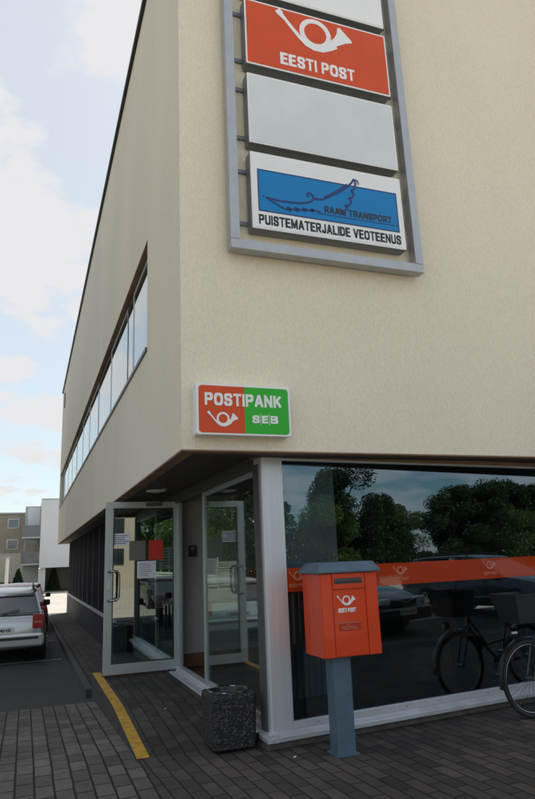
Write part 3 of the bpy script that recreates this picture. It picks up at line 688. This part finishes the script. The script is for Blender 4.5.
MB().box(2.392, 2.692, my0-.016, my0-.001, 1.275, 1.40).build('slot_hood', M['red'], MBX, bevel=.003)
mb = MB(); mb.box(2.405, 2.665, my0-.0205, my0-.0165, 1.318, 1.362); mb.build('slot_flap', M['slotlip'], MBX)
mb = MB(); mb.box(2.41, 2.66, my0-.0215, my0-.0208, 1.322, 1.334); mb.build('slot', M['slot'], MBX)
# pitched lid with a flat front band
rp = [(my0-.04, 1.402), (my0-.04, 1.412), (my0+.10, 1.497), (my1-.09, 1.497), (my1+.03, 1.412), (my1+.03, 1.402)]
mb = MB(); mb.loft([[(mx0-.03, my0-.035, 1.405), (mx1+.03, my0-.035, 1.405), (mx1+.03, my1+.02, 1.405), (mx0-.03, my1+.02, 1.405)], [(mx0-.03, my0-.035, 1.42), (mx1+.03, my0-.035, 1.42), (mx1+.03, my1+.02, 1.42), (mx0-.03, my1+.02, 1.42)], [(mx0+.01, my0+.02, 1.492), (mx1-.01, my0+.02, 1.492), (mx1-.01, my1-.06, 1.492), (mx0+.01, my1-.06, 1.492)]])
mb.build('lid', M['bluegrey'], MBX, bevel=.004)
horn_mb(MB(), 2.517, 1.175, .165, my0-.0085, my0-.0072).build('horn_emblem', M['signwhite'], MBX)
bold('EESTI POST', 2.435, 2.595, 1.088, 1.122, my0-.0085, .22).build('lettering', M['signwhite'], MBX)
PLT = MB().box(2.43, 2.632, my0-.0090, my0-.0072, .945, 1.012).build('info_plate', mat('plate_red', (.42, .03, .01), .35), MBX)
mb = MB()
for z, a, b in ((1.002, 2.415, 2.625), (.985, 2.505, 2.53), (.970, 2.455, 2.59), (.955, 2.47, 2.60)):
    x = a
    while x < b: wd_ = random.uniform(.006, .02); mb.box(x, min(x+wd_, b), my0-.0098, my0-.0091, z, z+.0075); x += wd_+.004
mb.build('plate_print', M['bandlogo'], PLT)

# ------------------------------------------------------------------ litter bin
LB = thing('litter_bin', 'square dark pebble concrete litter bin with round black liner by the entrance', 'litter bin', (1.695, 5.70, .02))
mb = MB(); hw = .195; bm_ = []
n = 40
def sq(a, h_): c, s_ = math.cos(a), math.sin(a); k = h_/max(abs(c), abs(s_)); return k*c, k*s_
R1 = []
for z, h_ in ((.0, .165), (.015, .185), (.40, .197), (.425, .190)):
    R1.append([(sq(2*math.pi*(i+.5)/n, h_)[0], sq(2*math.pi*(i+.5)/n, h_)[1], z) for i in range(n)])
for r_, z in ((.160, .427), (.155, .42), (.150, .12)):
    R1.append([(r_*math.cos(2*math.pi*(i+.5)/n), r_*math.sin(2*math.pi*(i+.5)/n), z) for i in range(n)])
mb.loft(R1, 0, cap=True); mb.build('concrete_body', M['aggregate'], LB, world=False)
mb = MB(); mb.lathe([(.148, .15), (.152, .42), (.158, .436), (.170, .438), (.172, .431)], (0, 0, 0), 'z', 40)
mb2 = MB()
rings = []
for r_, z in ((.176, .428), (.172, .442), (.160, .446), (.150, .425), (.135, .30), (.11, .16)):
    rings.append([((r_+.006*math.sin(7*a+z*30)+.003*math.sin(13*a))*math.cos(a), (r_+.006*math.sin(7*a+z*30))*math.sin(a), z+.004*math.sin(5*a)) for a in [2*math.pi*i/48 for i in range(48)]])
mb2.loft(rings, cap=False); mb2.build('liner', M['liner'], LB, world=False, smooth=True)
mb = MB(); mb.tube([(.165*math.cos(a), .165*math.sin(a), .436) for a in [2*math.pi*i/40 for i in range(40)]], .006, 6, closed=True); mb.build('ring', M['rim'], LB, world=False, smooth=True)
tag(MB().tube([(1.40, 7.0, .092), (1.425, 7.03, .094)], .004, 8).build('cigarette_butt', M['paper']), 'white cigarette butt on the dark landing pavers', 'litter')
tag(MB().tube([(2.07, 5.18, .005), (2.09, 5.175, .005)], .005, 8).build('cigarette_butt', M['paper']), 'white cigarette butt on the pavement under the corner sill', 'litter')

rl = random.Random(21)
mb = MB()
for _ in range(420):
    x = rl.uniform(-.9, 5.4); y = rl.uniform(4.55, 5.30) if x > .94 else rl.uniform(4.8, 8.9)
    z = .002 if x > .94 else g(y)+.02
    r_ = rl.uniform(.002, .006); mb.add([(x-r_, y, z), (x, y-r_*.7, z), (x+r_, y, z), (x, y+r_*.7, z), (x, y, z+r_)], [(0, 1, 4), (1, 2, 4), (2, 3, 4), (3, 0, 4)])
tag(mb.build('grit', M['kerb']), 'fine grit scattered over the paving in front of the window', 'grit', kind='stuff')

# ------------------------------------------------------------------ bicycle
def bicycle(label, loc, rz):
    t_ = thing('bicycle', label, 'bicycle', loc, rz)
    for nm, x in (('front_wheel', 0), ('rear_wheel', 1.06)):
        cz_ = .345
        mb = MB(); mb.tube([(x+.325*math.cos(a), 0, cz_+.325*math.sin(a)) for a in [2*math.pi*k/48 for k in range(48)]], .02, 8, closed=True)
        wl = mb.build(nm, M['tyre'], t_, world=False, smooth=True)
        mb = MB(); mb.tube([(x+.300*math.cos(a), 0, cz_+.300*math.sin(a)) for a in [2*math.pi*k/48 for k in range(48)]], .010, 6, closed=True); mb.build('rim', M['chrome'], wl, world=False, smooth=True)
        mb = MB()
        for k in range(28):
            a = 2*math.pi*k/28; mb.tube([(x+.02*math.cos(a+1.2*(-1)**k), .03*(-1)**k, cz_+.02*math.sin(a+1.2*(-1)**k)), (x+.295*math.cos(a), 0, cz_+.295*math.sin(a))], .0013, 4)
        mb.lathe([(.018, -.045), (.018, .045)], (x, 0, cz_), 'y', 12); mb.build('spokes', M['chrome'], wl, world=False)
        mb = MB(); rr = .368
        ang = [R(d) for d in (range(20, 200, 10) if nm == 'front_wheel' else range(-10, 180, 10))]
        mb.loft([[(x+rr*math.cos(a), -.028, cz_+rr*math.sin(a)), (x+(rr+.008)*math.cos(a), 0, cz_+(rr+.008)*math.sin(a)), (x+rr*math.cos(a), .028, cz_+rr*math.sin(a)), (x+(rr-.003)*math.cos(a), 0, cz_+(rr-.003)*math.sin(a))] for a in ang]); mb.build('mudguard', M['bikeframe'], t_, world=False)
    mb = MB(); bb = (.62, 0, .30); hd = (.20, 0, .86); hb = (.165, 0, .72); st_ = (.80, 0, .82); rx = (1.06, 0, .345)
    mb.tube([hd, (.17, 0, .74)], .02); mb.tube([hb, bb], .018); mb.tube([(.19, 0, .82), (.42, 0, .52), (.72, 0, .55)], .016); mb.tube([bb, st_], .016)
    for s_ in (-.05, .05): mb.tube([bb, (1.06, s_, .345)], .009); mb.tube([(.77, 0, .74), (1.06, s_, .345)], .008)
    mb.build('frame', M['bikeframe'], t_, world=False)
    mb = MB()
    for s_ in (-.045, .045): mb.tube([(.165, s_*.6, .73), (.10, s_, .62), (.0, s_, .345)], .010)
    mb.tube([(.165, -.04, .73), (.165, .04, .73)], .012); mb.build('fork', M['bikeframe'], t_, world=False)
    mb = MB(); mb.tube([hd, (.225, 0, .98)], .013); mb.tube([(.44, -.29, 1.0), (.30, -.26, 1.03), (.22, -.12, 1.03), (.215, 0, 1.01), (.22, .12, 1.03), (.30, .26, 1.03), (.44, .29, 1.0)], .011); mb.build('handlebar', M['chrome'], t_, world=False, smooth=True)
    mb = MB()
    for s_ in (-.29, .29): mb.tube([(.35, s_*.96, 1.02), (.46, s_*1.01, .995)], .017)
    mb.build('grip', M['tyre'], t_, world=False)
    mb = MB(); mb.tube([st_, (.83, 0, .93)], .012); mb.build('seat_post', M['chrome'], t_, world=False)
    mb = MB(); mb.loft([[(.66, -.02, .94), (.66, .02, .94), (.66, .02, .97), (.66, -.02, .97)], [(.80, -.05, .93), (.80, .05, .93), (.80, .05, .975), (.80, -.05, .975)], [(.95, -.10, .93), (.95, .10, .93), (.95, .09, .99), (.95, -.09, .99)]]); mb.build('saddle', M['tyre'], t_, world=False, bevel=.015)
    # tapered front basket
    mb = MB(); mb.loft([[(-.16, -.13, .85), (.12, -.13, .85), (.12, .13, .85), (-.16, .13, .85)], [(-.23, -.18, 1.12), (.15, -.18, 1.12), (.15, .18, 1.12), (-.23, .18, 1.12)], [(-.22, -.17, 1.12), (.14, -.17, 1.12), (.14, .17, 1.12), (-.22, .17, 1.12)], [(-.15, -.12, .87), (.11, -.12, .87), (.11, .12, .87), (-.15, .12, .87)]]); mb.build('basket', M['bag'], t_, world=False, bevel=.012)
    mb = MB(); mb.lathe([(.03, -.06), (.045, -.02), (.045, 0)], (-.13, 0, .76), 'x', 14); mb.build('headlamp', M['chrome'], t_, world=False)
    mb = MB(); mb.lathe([(.085, -.05), (.085, -.045)], bb, 'y', 24); mb.tube([(.62, -.06, .30), (.70, -.06, .15)], .009); mb.tube([(.62, .06, .30), (.54, .06, .45)], .009); mb.box(.66, .75, -.16, -.07, .14, .16); mb.box(.49, .58, .07, .16, .44, .46); mb.build('crank', M['chrome'], t_, world=False)
    mb = MB(); mb.tube([(1.0, .05, .33), (1.04, .12, .012)], .009); mb.build('kickstand', M['chrome'], t_, world=False)
    mb = MB()
    for s_ in (-.06, .06): mb.tube([(.80, s_, .74), (1.30, s_, .74)], .006); mb.tube([(1.06, s_, .345), (1.12, s_, .74)], .006)
    for x in (.9, 1.05, 1.2, 1.3): mb.tube([(x, -.06, .74), (x, .06, .74)], .005)
    mb.build('carrier', M['bikeframe'], t_, world=False)
    return t_
bicycle('black bicycle with a front basket parked along the shop window at the right edge', (4.545, 5.22, 0), R(3))

# ------------------------------------------------------------------ cars (local: front towards +y)
def car(label, loc, rz, paint, wagon=True, group=None, platetxt='327 TBK', k=1.0):
    t_ = thing('parked_car', label, 'car', loc, rz, group)
    st = [(-2.27, .40, .62, .62, .74, .70), (-2.22, .30, .90, .72, .83, .76), (-2.05, .25, .955, .77, .868, .80), (-1.5, .20, .965, .79, .875, .815), (0, .19, .95, .79, .875, .82), (1.0, .19, .93, .79, .875, .81), (1.5, .2, .87, .78, .87, .77), (1.95, .24, .76, .74, .83, .70), (2.18, .30, .66, .66, .76, .62), (2.26, .38, .56, .56, .66, .54)]
    rings = []
    for y, zb, zt, wb, wm, wt in st:
        h_ = zt-zb
        half_ = [(wb, zb), (wm-.01, zb+.12*h_), (wm, zb+.45*h_), (wm-.02, zb+.75*h_), (wt+.01, zt-.03), (wt-.05, zt), (wt*.5, zt+.012)]
        rings.append([(a, y, z) for a, z in half_]+[(-a, y, z) for a, z in half_[::-1]])
    mb = MB(); mb.loft(rings); mb.build('body', paint, t_, world=False, smooth=True, bevel=0, subs=1)
    rr_ = -1.95 if wagon else -1.15
    rb_ = -2.16 if wagon else -1.85
    def ring4(y, z, w_): return [(-w_, y, z), (w_, y, z)]
    mb = MB()
    base = [(-.775, rb_, .93), (.775, rb_, .93), (.785, 1.08, .915), (-.785, 1.08, .915)]
    mid = [(-.66, rr_-.03, 1.33), (.66, rr_-.03, 1.33), (.66, .30, 1.33), (-.66, .30, 1.33)]
    mb.loft([base, mid]); GH = mb.build('cabin_glass', M['carglass'], t_, world=False)
    mb = MB(); rf = []
    for y, z, w_ in ((rr_-.08, 1.325, .60), (rr_, 1.36, .64), (rr_+.5, 1.405, .655), (-.5, 1.425, .66), (.0, 1.405, .65), (.27, 1.36, .64), (.34, 1.325, .61)):
        rf.append([(-w_, y, z-.05), (-w_-.01, y, z-.025), (-w_*.86, y, z+.01), (0, y, z+.025), (w_*.86, y, z+.01), (w_+.01, y, z-.025), (w_, y, z-.05)])
    mb.loft(rf); mb.build('roof', paint, t_, world=False, smooth=True)
    def pillar(a, b, wd_):
        a = Vector(a); b = Vector(b)
        for s_ in (-1, 1):
            q = lambda v, d: (s_*(v.x+.006), v.y+d, v.z)
            i_ = lambda v, d: (s_*(v.x-.03), v.y+d, v.z)
            MB().loft([[q(a, -wd_), q(a, wd_), i_(a, wd_), i_(a, -wd_)], [q(b, -wd_), q(b, wd_), i_(b, wd_), i_(b, -wd_)]]).build('pillar', paint, t_, world=False)
    pillar((.785, 1.06, .90), (.66, .29, 1.34), .035); pillar((.78, -.35, .90), (.66, -.35, 1.35), .035)
    pillar((.775, rb_+.03, .90), (.66, rr_, 1.34), .06)
    if wagon: pillar((.775, -1.35, .90), (.66, -1.3, 1.35), .04)
    if wagon:
        for s_ in (-1, 1):
            mb = MB(); mb.tube([(s_*.60, -1.75, 1.385), (s_*.60, -1.65, 1.455), (s_*.60, -.2, 1.475), (s_*.60, -.05, 1.42)], .016); mb.build('roof_rail', M['trim'], t_, world=False, smooth=True)
    # tail
    for s_ in (-1, 1):
        a, b = sorted((s_*.60, s_*.815)); mb = MB()
        mb.rbox(a, b, -2.262, -2.12, .66, .93, .03); tl = mb.build('tail_light', M['lampred'], t_, world=False, bevel=.012)
        mb = MB(); mb.box(a+.03, b-.03, -2.266, -2.262, .765, .80); mb.build('indicator', M['bandlogo'], tl, world=False)
        a, b = sorted((s_*.42, s_*.74)); mb = MB(); mb.rbox(a, b, 2.02, 2.235, .585, .70, .04); mb.build('headlight', M['lampclear'], t_, world=False, bevel=.02)
    mb = MB(); mb.rbox(-.84, .84, -2.335, -2.1, .33, .58, .07); mb.build('rear_bumper', paint, t_, world=False, bevel=.04, seg=3)
    mb = MB(); mb.box(-.72, .72, -2.342, -2.336, .47, .52); mb.build('bumper_strip', M['trim'], t_, world=False)
    mb = MB(); mb.rbox(-.82, .82, 2.05, 2.32, .26, .52, .07); mb.build('front_bumper', paint, t_, world=False, bevel=.05, seg=3)
    mb = MB(); mb.rbox(-.36, .36, 2.2, 2.285, .56, .67, .03); mb.build('grille', M['trim'], t_, world=False, bevel=.01)
    mb = MB(); mb.tube([(-.36, 2.29, .67), (-.2, 2.295, .655), (0, 2.295, .60), (.2, 2.295, .655), (.36, 2.29, .67)], .012); mb.build('grille_trim', M['chrome'], t_, world=False)
    for y, s_ in ((-2.344, 1), (2.325, -1)):
        z0 = .60 if s_ == 1 else .38
        yy = -2.275 if s_ == 1 else 2.325
        mb = MB(); mb.box(-.26, .26, min(yy, yy-.012*s_), max(yy, yy-.012*s_), z0, z0+.11); pl = mb.build('number_plate', M['plate'], t_, world=False)
        xf = (lambda p: p) if s_ == 1 else (lambda p: Vector((-p.x, -p.y, p.z)))
        t2 = text_mb(platetxt, -.21, .21, z0+.025, z0+.085, -2.2885 if s_ == 1 else -2.3385, .002, .02, xf); t2.build('plate_lettering', M['black'], pl, world=False)
    if wagon:
        mb = MB(); mb.tube([(0, -2.2, .96), (.35, -2.165, 1.02)], .008); mb.build('rear_wiper', M['trim'], t_, world=False)
        mb = MB(); mb.box(-.78, .78, -2.245, -2.235, .955, .965); mb.build('tailgate_seam', M['trim'], t_, world=False)
    for s_ in (-1, 1):
        mb = MB(); a, b = sorted((s_*.86, s_*1.02)); mb.rbox(a, b, .72, .84, .93, 1.06, .035); mr_ = mb.build('wing_mirror', M['trim'], t_, world=False, bevel=.02)
        mb = MB(); mb.tube([(s_*.79, .82, .94), (s_*.88, .78, .965)], .02); mb.build('mirror_arm', M['trim'], mr_, world=False)
        for y in (-1.32, 1.36):
            mb = MB(); mb.lathe([(.355, s_*.60), (.355, s_*.884)], (0, y, .315), 'x', 28); mb.build('wheel_arch', M['trim'], t_, world=False)
            mb = MB(); mb.lathe([(.20, s_*.68), (.295, s_*.68), (.315, s_*.70), (.315, s_*.86), (.295, s_*.892), (.20, s_*.892)], (0, y, .315), 'x', 28); wl = mb.build('wheel', M['tyre'], t_, world=False, smooth=False)
            mb = MB(); mb.lathe([(.2, s_*.8), (.205, s_*.896), (.185, s_*.90), (.17, s_*.885), (.05, s_*.895), (.02, s_*.90)], (0, y, .315), 'x', 24)
            for q in range(5):
                a_ = 2*math.pi*q/5; mb.tube([(s_*.897, y+.04*math.cos(a_), .315+.04*math.sin(a_)), (s_*.897, y+.19*math.cos(a_), .315+.19*math.sin(a_))], .02, 6)
            mb.build('rim', M['rim'], wl, world=False)
        for y in (.55, -.35, -1.25):
            x = s_*.872; mb = MB(); mb.box(min(x, x+s_*.004), max(x, x+s_*.004), y-.006, y+.006, .30, .88); mb.build('door_seam', M['trim'], t_, world=False)
        for y in (-.2, -1.1):
            mb = MB(); mb.tube([(s_*.872, y-.09, .80), (s_*.895, y-.06, .805), (s_*.895, y+.06, .805), (s_*.872, y+.09, .80)], .012); mb.build('door_handle', M['trim'], t_, world=False)
    return t_
car('silver estate car parked at the kerb, seen from behind at the left edge', (-.44, 16.25, g(16.2)+.001), 0, M['silver'], True, platetxt='418 MHB')
car('dark maroon car parked ahead of the silver estate by the kerb', (-.22, 22.6, g(22.6)), 0, M['redcar'], False, platetxt='752 ARL')
car('black car facing the shop window, mirrored in its glass beside the mailbox', (7.81, -1.73, -.028), R(-10), M['blackcar'], False, platetxt='185 AVG')
car('dark grey car parked right of the black one, mirrored in the shop window', (12.7, -1.2, -.028), R(-4), M['greycar'], True, platetxt='630 TRK')
car('dark grey car behind the camera, mirrored in the open door glass', (-.95, -6.6, -.028), 0, M['greycar'], False, platetxt='904 BDE')

# ------------------------------------------------------------------ far buildings
FW = thing('apartment_block', 'white rendered apartment block raised on columns at the end of the street', 'building', (1, 58, -.45))
MB().box(.97, 11, 58, 74, 1.49, 7.2).build('upper_box', M['farwhite'], FW)
MB().box(.97, 11, 57.95, 58.3, 7.2, 7.28).build('roof_edge', M['fargrey'], FW)
for x in (1.1, 5.2, 9.6): MB().box(x, x+.4, 58.3, 58.7, -.45, 1.49).build('column', M['farwhite'], FW)
MB().box(1.3, 11, 62.5, 62.8, -.45, 1.49).build('recess_wall', M['fascia'], FW)
MB().box(-.32, .968, 59.5, 72, -.45, 6.75).build('stair_tower', M['fargrey'], FW)
MB().box(-.1, .9, 59.46, 59.5, 4.9, 6.65).build('tower_panel', M['farwhite'], FW)
for z in (1.75, 3.95):
    b_ = MB().box(-.5, .96, 58.1, 59.44, z, z+.12).build('balcony', M['fargrey'], FW)
    mb = MB(); mb.box(-.5, .96, 58.1, 58.13, z+.121, z+1.1); mb.box(-.5, -.47, 58.13, 59.4, z+.121, z+1.1); mb.build('balustrade', M['balc'], b_)
    MB().box(-.15, .8, 59.42, 59.459 if z < 4.8 else 59.5, z+.13, z+2.1 if z < 3 else z+.93).build('balcony_door', M['window'], b_)
TB = thing('tan_building', 'tan building with small dark windows left of the white apartment block', 'building', (-6, 68, -.45))
MB().box(-16, .1, 68, 80, 3.0, 6.75).build('upper_wall', M['tan'], TB)
MB().box(-16, .08, 68.03, 79.9, -.45, 2.999).build('lower_wall', M['cream'], TB)
MB().box(-16.1, .2, 67.9, 80.1, 6.75, 6.9).build('roof_edge', M['fargrey'], TB)
for x in (-1.95, -5, -8, -11):
    for z in (3.35, 5.35):
        f_ = MB().box(x, x+1.05, 67.95, 67.999, z, z+.95).build('window', M['win_frame'], TB); MB().box(x+.08, x+.97, 67.94, 67.949, z+.08, z+.87).build('pane', M['window'], f_)
CB = thing('cream_house', 'cream rendered house with dark windows behind the camera, mirrored in the door glass', 'building', (3, -28, -.03))
MB().box(-1, 6.95, -36, -26, -.03, 6.2).build('wall', M['cream'], CB)
MB().box(-1.2, 7.15, -36.2, -25.8, 6.2, 6.4).build('roof_edge', M['fargrey'], CB)
for x in (.2, 2.5, 4.85):
    for z in (1.5, 3.5):
        f_ = MB().box(x, x+1.25, -25.999, -25.95, z, z+1.05).build('window', M['win_dark'], CB); MB().box(x+.07, x+1.18, -25.949, -25.94, z+.07, z+.98).build('pane', M['window'], f_)
WP = thing('white_post', 'slim white post standing at the left edge beyond the silver car', 'post', (-1.05, 40, g(40)))
MB().box(-.09, .09, -.09, .09, 0, 2.55).build('shaft', M['farwhite'], WP, world=False, bevel=.02); MB().box(-.13, .13, -.13, .13, 2.551, 2.62).build('cap', M['fargrey'], WP, world=False)

# ------------------------------------------------------------------ trees, shrubs, fence
def leaves(n, clumps, size, seed):
    rnd = random.Random(seed); mb = MB()
    for _ in range(n):
        c, r = rnd.choice(clumps)
        while True:
            d = Vector((rnd.uniform(-1, 1), rnd.uniform(-1, 1), rnd.uniform(-1, 1)))
            if .25 < d.length < 1: break
        p = Vector(c)+Vector((d.x*r, d.y*r, d.z*r*.8)); s_ = size*rnd.uniform(.6, 1.35)
        nrm = Vector((rnd.gauss(0, 1), rnd.gauss(0, 1), rnd.gauss(.5, 1))).normalized(); u = nrm.orthogonal().normalized(); v = nrm.cross(u)
        a = rnd.uniform(0, 6.28); u, v = u*math.cos(a)+v*math.sin(a), v*math.cos(a)-u*math.sin(a)
        mb.add([p-u*s_, p+v*s_*.45, p+u*s_, p-v*s_*.45], [(0, 1, 2, 3)])
    return mb
def broad_tree(seed, H, W_, leafm, n=17000):
    rnd = random.Random(seed); clumps = []
    t_ = bpy.data.objects.new('broadleaf_tree', None); C.objects.link(t_)
    mb = MB(); mb.tube([(0, 0, -.1), (.05, 0, H*.2), (-.04, .05, H*.45), (0, 0, H*.8)], [.22, .17, .13, .04], 8)
    for k in range(24):
        a = rnd.uniform(0, 6.28); z = H*rnd.uniform(.10, .88); rr = W_*math.sqrt(max(.12, 1-((z/H-.5)/.5)**2))*rnd.uniform(.35, .95)
        c = (rr*math.cos(a), rr*math.sin(a), z); clumps.append((c, W_*rnd.uniform(.26, .46)))
        mb.tube([(0, 0, z*.6), (c[0]*.5, c[1]*.5, z*.85), c], [.07, .045, .015], 5)
    clumps.append(((0, 0, H*.86), W_*.38))
    mb.build('trunk', M['bark'], t_, world=False)
    lv = leaves(n, clumps, .115, seed); lv.build('crown', leafm, t_, world=False)
    return t_
protos = [broad_tree(11, 7.5, 2.7, M['leaf']), broad_tree(12, 8.5, 3.0, M['leaf']), broad_tree(13, 6.5, 2.8, M['leafbright'], 14000)]
used = set()
def plant(k, loc, rz, s_, label, group):
    o = protos[k] if k not in used else copy_tree(protos[k])
    used.add(k); o.location = loc; o.rotation_euler = (0, 0, rz); o.scale = (s_, s_, s_); tag(o, label, 'tree', group); return o
rt = random.Random(5)
GRP = 'trees beyond the car park mirrored in the shop window'
for i in range(28):
    x = 11+i*1.75+rt.uniform(-.8, .8); y = -27+rt.uniform(-4, 3)
    plant((0, 1, 0, 2, 1)[i % 5], (x, y, -.03), rt.uniform(0, 6), rt.uniform(.72, .96), 'broadleaf tree in the row beyond the car park, mirrored in the shop window', GRP)
for i, (x, y, s_) in enumerate(((-3.4, -23, 1.0), (-6.5, -24, 1.1), (-.2-9.5, -22, 1))):
    plant(2, (x, y, -.03), rt.uniform(0, 6), s_, 'bright green tree behind the white slat fence, mirrored in the door', 'trees mirrored in the door glass')
for i, (x, y, s_) in enumerate(((-7.5, 30, .95), (-9.5, 38, 1.1), (-8.2, 46, 1.0), (-12, 33, 1.1), (-6.2, 52, .8), (-9, 24, 1.2), (-8.5, 18, 1.15), (-9.4, 11, 1.25))):  # last three are unseen trees, added to cut sky light on the left wall
    plant((0, 1)[i % 2], (x, y, g(y)), rt.uniform(0, 6), s_, 'street tree left of the road, mirrored in the entrance glass or added unseen to shade the wall', 'street trees mirrored in the entrance glass')
def fence(loc, rz, n, L, label, tall=False):
    t_ = thing('slat_fence', label, 'fence', loc, rz)
    for i in range(n+1): MB().box(i*L/n-.04, i*L/n+.04, .02, .10, 0, 2.7 if tall else 1.5).build('post', M['fencewood'], t_, world=False)
    mb = MB()
    for k in range(10): mb.box(0, L, -.012, .019, .12+k*.14, .22+k*.14)
    mb.build('slats', M['fencewood'], t_, world=False)
    if tall:
        mb = MB()
        for k in range(8): mb.box(0, L, -.012, .019, 1.62+k*.14, 1.70+k*.14)
        mb.build('upper_slats', M['trim'], t_, world=False)
fence((-8, -18.5, -.03), 0, 5, 7.8, 'white horizontal slat fence across the street, mirrored in the door', True)
fence((-2.7, 24, g(34)), R(90), 12, 26, 'white horizontal slat fence along the far left side of the street', True)
for i, (x, y, s_) in enumerate(((-5, 38, .8), (-5.2, 46, .9), (-5.5, 55, .9))):
    plant(2, (x, y, g(y)), rt.uniform(0, 6), s_, 'bright green tree leaning over the fence along the left of the street', 'bright trees behind the street fence')
def conifer(loc, H, W_, seed, label):
    rnd = random.Random(seed); t_ = thing('conifer_shrub', label, 'shrub', loc, 0, 'clipped conifers at the far buildings'); mb = MB()
    for _ in range(1500):
        z = H*(1-math.sqrt(rnd.random()))*.98+.03; r = W_*(1-z/H)**.8*math.sqrt(rnd.uniform(.4, 1)); a = rnd.uniform(0, 6.28)
        p = Vector((r*math.cos(a), r*math.sin(a), z)); u = Vector((math.cos(a+rnd.gauss(0, .7)), math.sin(a+rnd.gauss(0, .7)), 1.1)).normalized()*.12; v = u.orthogonal().normalized()*.05
        mb.add([p-u, p+v, p+u, p-v], [(0, 1, 2, 3)])
    mb.build('foliage', M['conifer'], t_, world=False); MB().tube([(0, 0, -.05), (0, 0, H*.7)], [.05, .02], 6).build('trunk', M['bark'], t_, world=False)
conifer((-.62, 57.4, -.42), 1.95, .62, 1, 'dark cone shaped conifer in front of the tan building')
conifer((2.25, 60, -.42), 2.0, .6, 2, 'dark cone shaped conifer under the raised white block')
mb = MB(); rnd = random.Random(9)
for _ in range(5000):
    p = Vector((rnd.uniform(-8, -1.2), rnd.uniform(57, 57.9), rnd.uniform(-.4, .45))); u = Vector((rnd.gauss(0, 1), rnd.gauss(0, 1), rnd.gauss(0, 1))).normalized()*.1; v = u.orthogonal().normalized()*.06
    mb.add([p-u, p+v, p+u, p-v], [(0, 1, 2, 3)])
tag(mb.build('hedge', M['conifer']), 'low dark hedge below the tan building', 'hedge')

mb = MB(); rnd = random.Random(19)
for _ in range(16000):
    x = rnd.uniform(8, 64); top = 1.7+.5*math.sin(x*.9)+.35*math.sin(x*2.3+1)
    p = Vector((x, rnd.uniform(-24.2, -23.2), rnd.uniform(0, 1)**.7*top)); u = Vector((rnd.gauss(0, 1), rnd.gauss(0, 1), rnd.gauss(0, 1))).normalized()*.15; v = u.orthogonal().normalized()*.08
    mb.add([p-u, p+v, p+u, p-v], [(0, 1, 2, 3)])
tag(mb.build('hedge', M['leaf']), 'long uneven hedge under the row of trees beyond the car park', 'hedge')
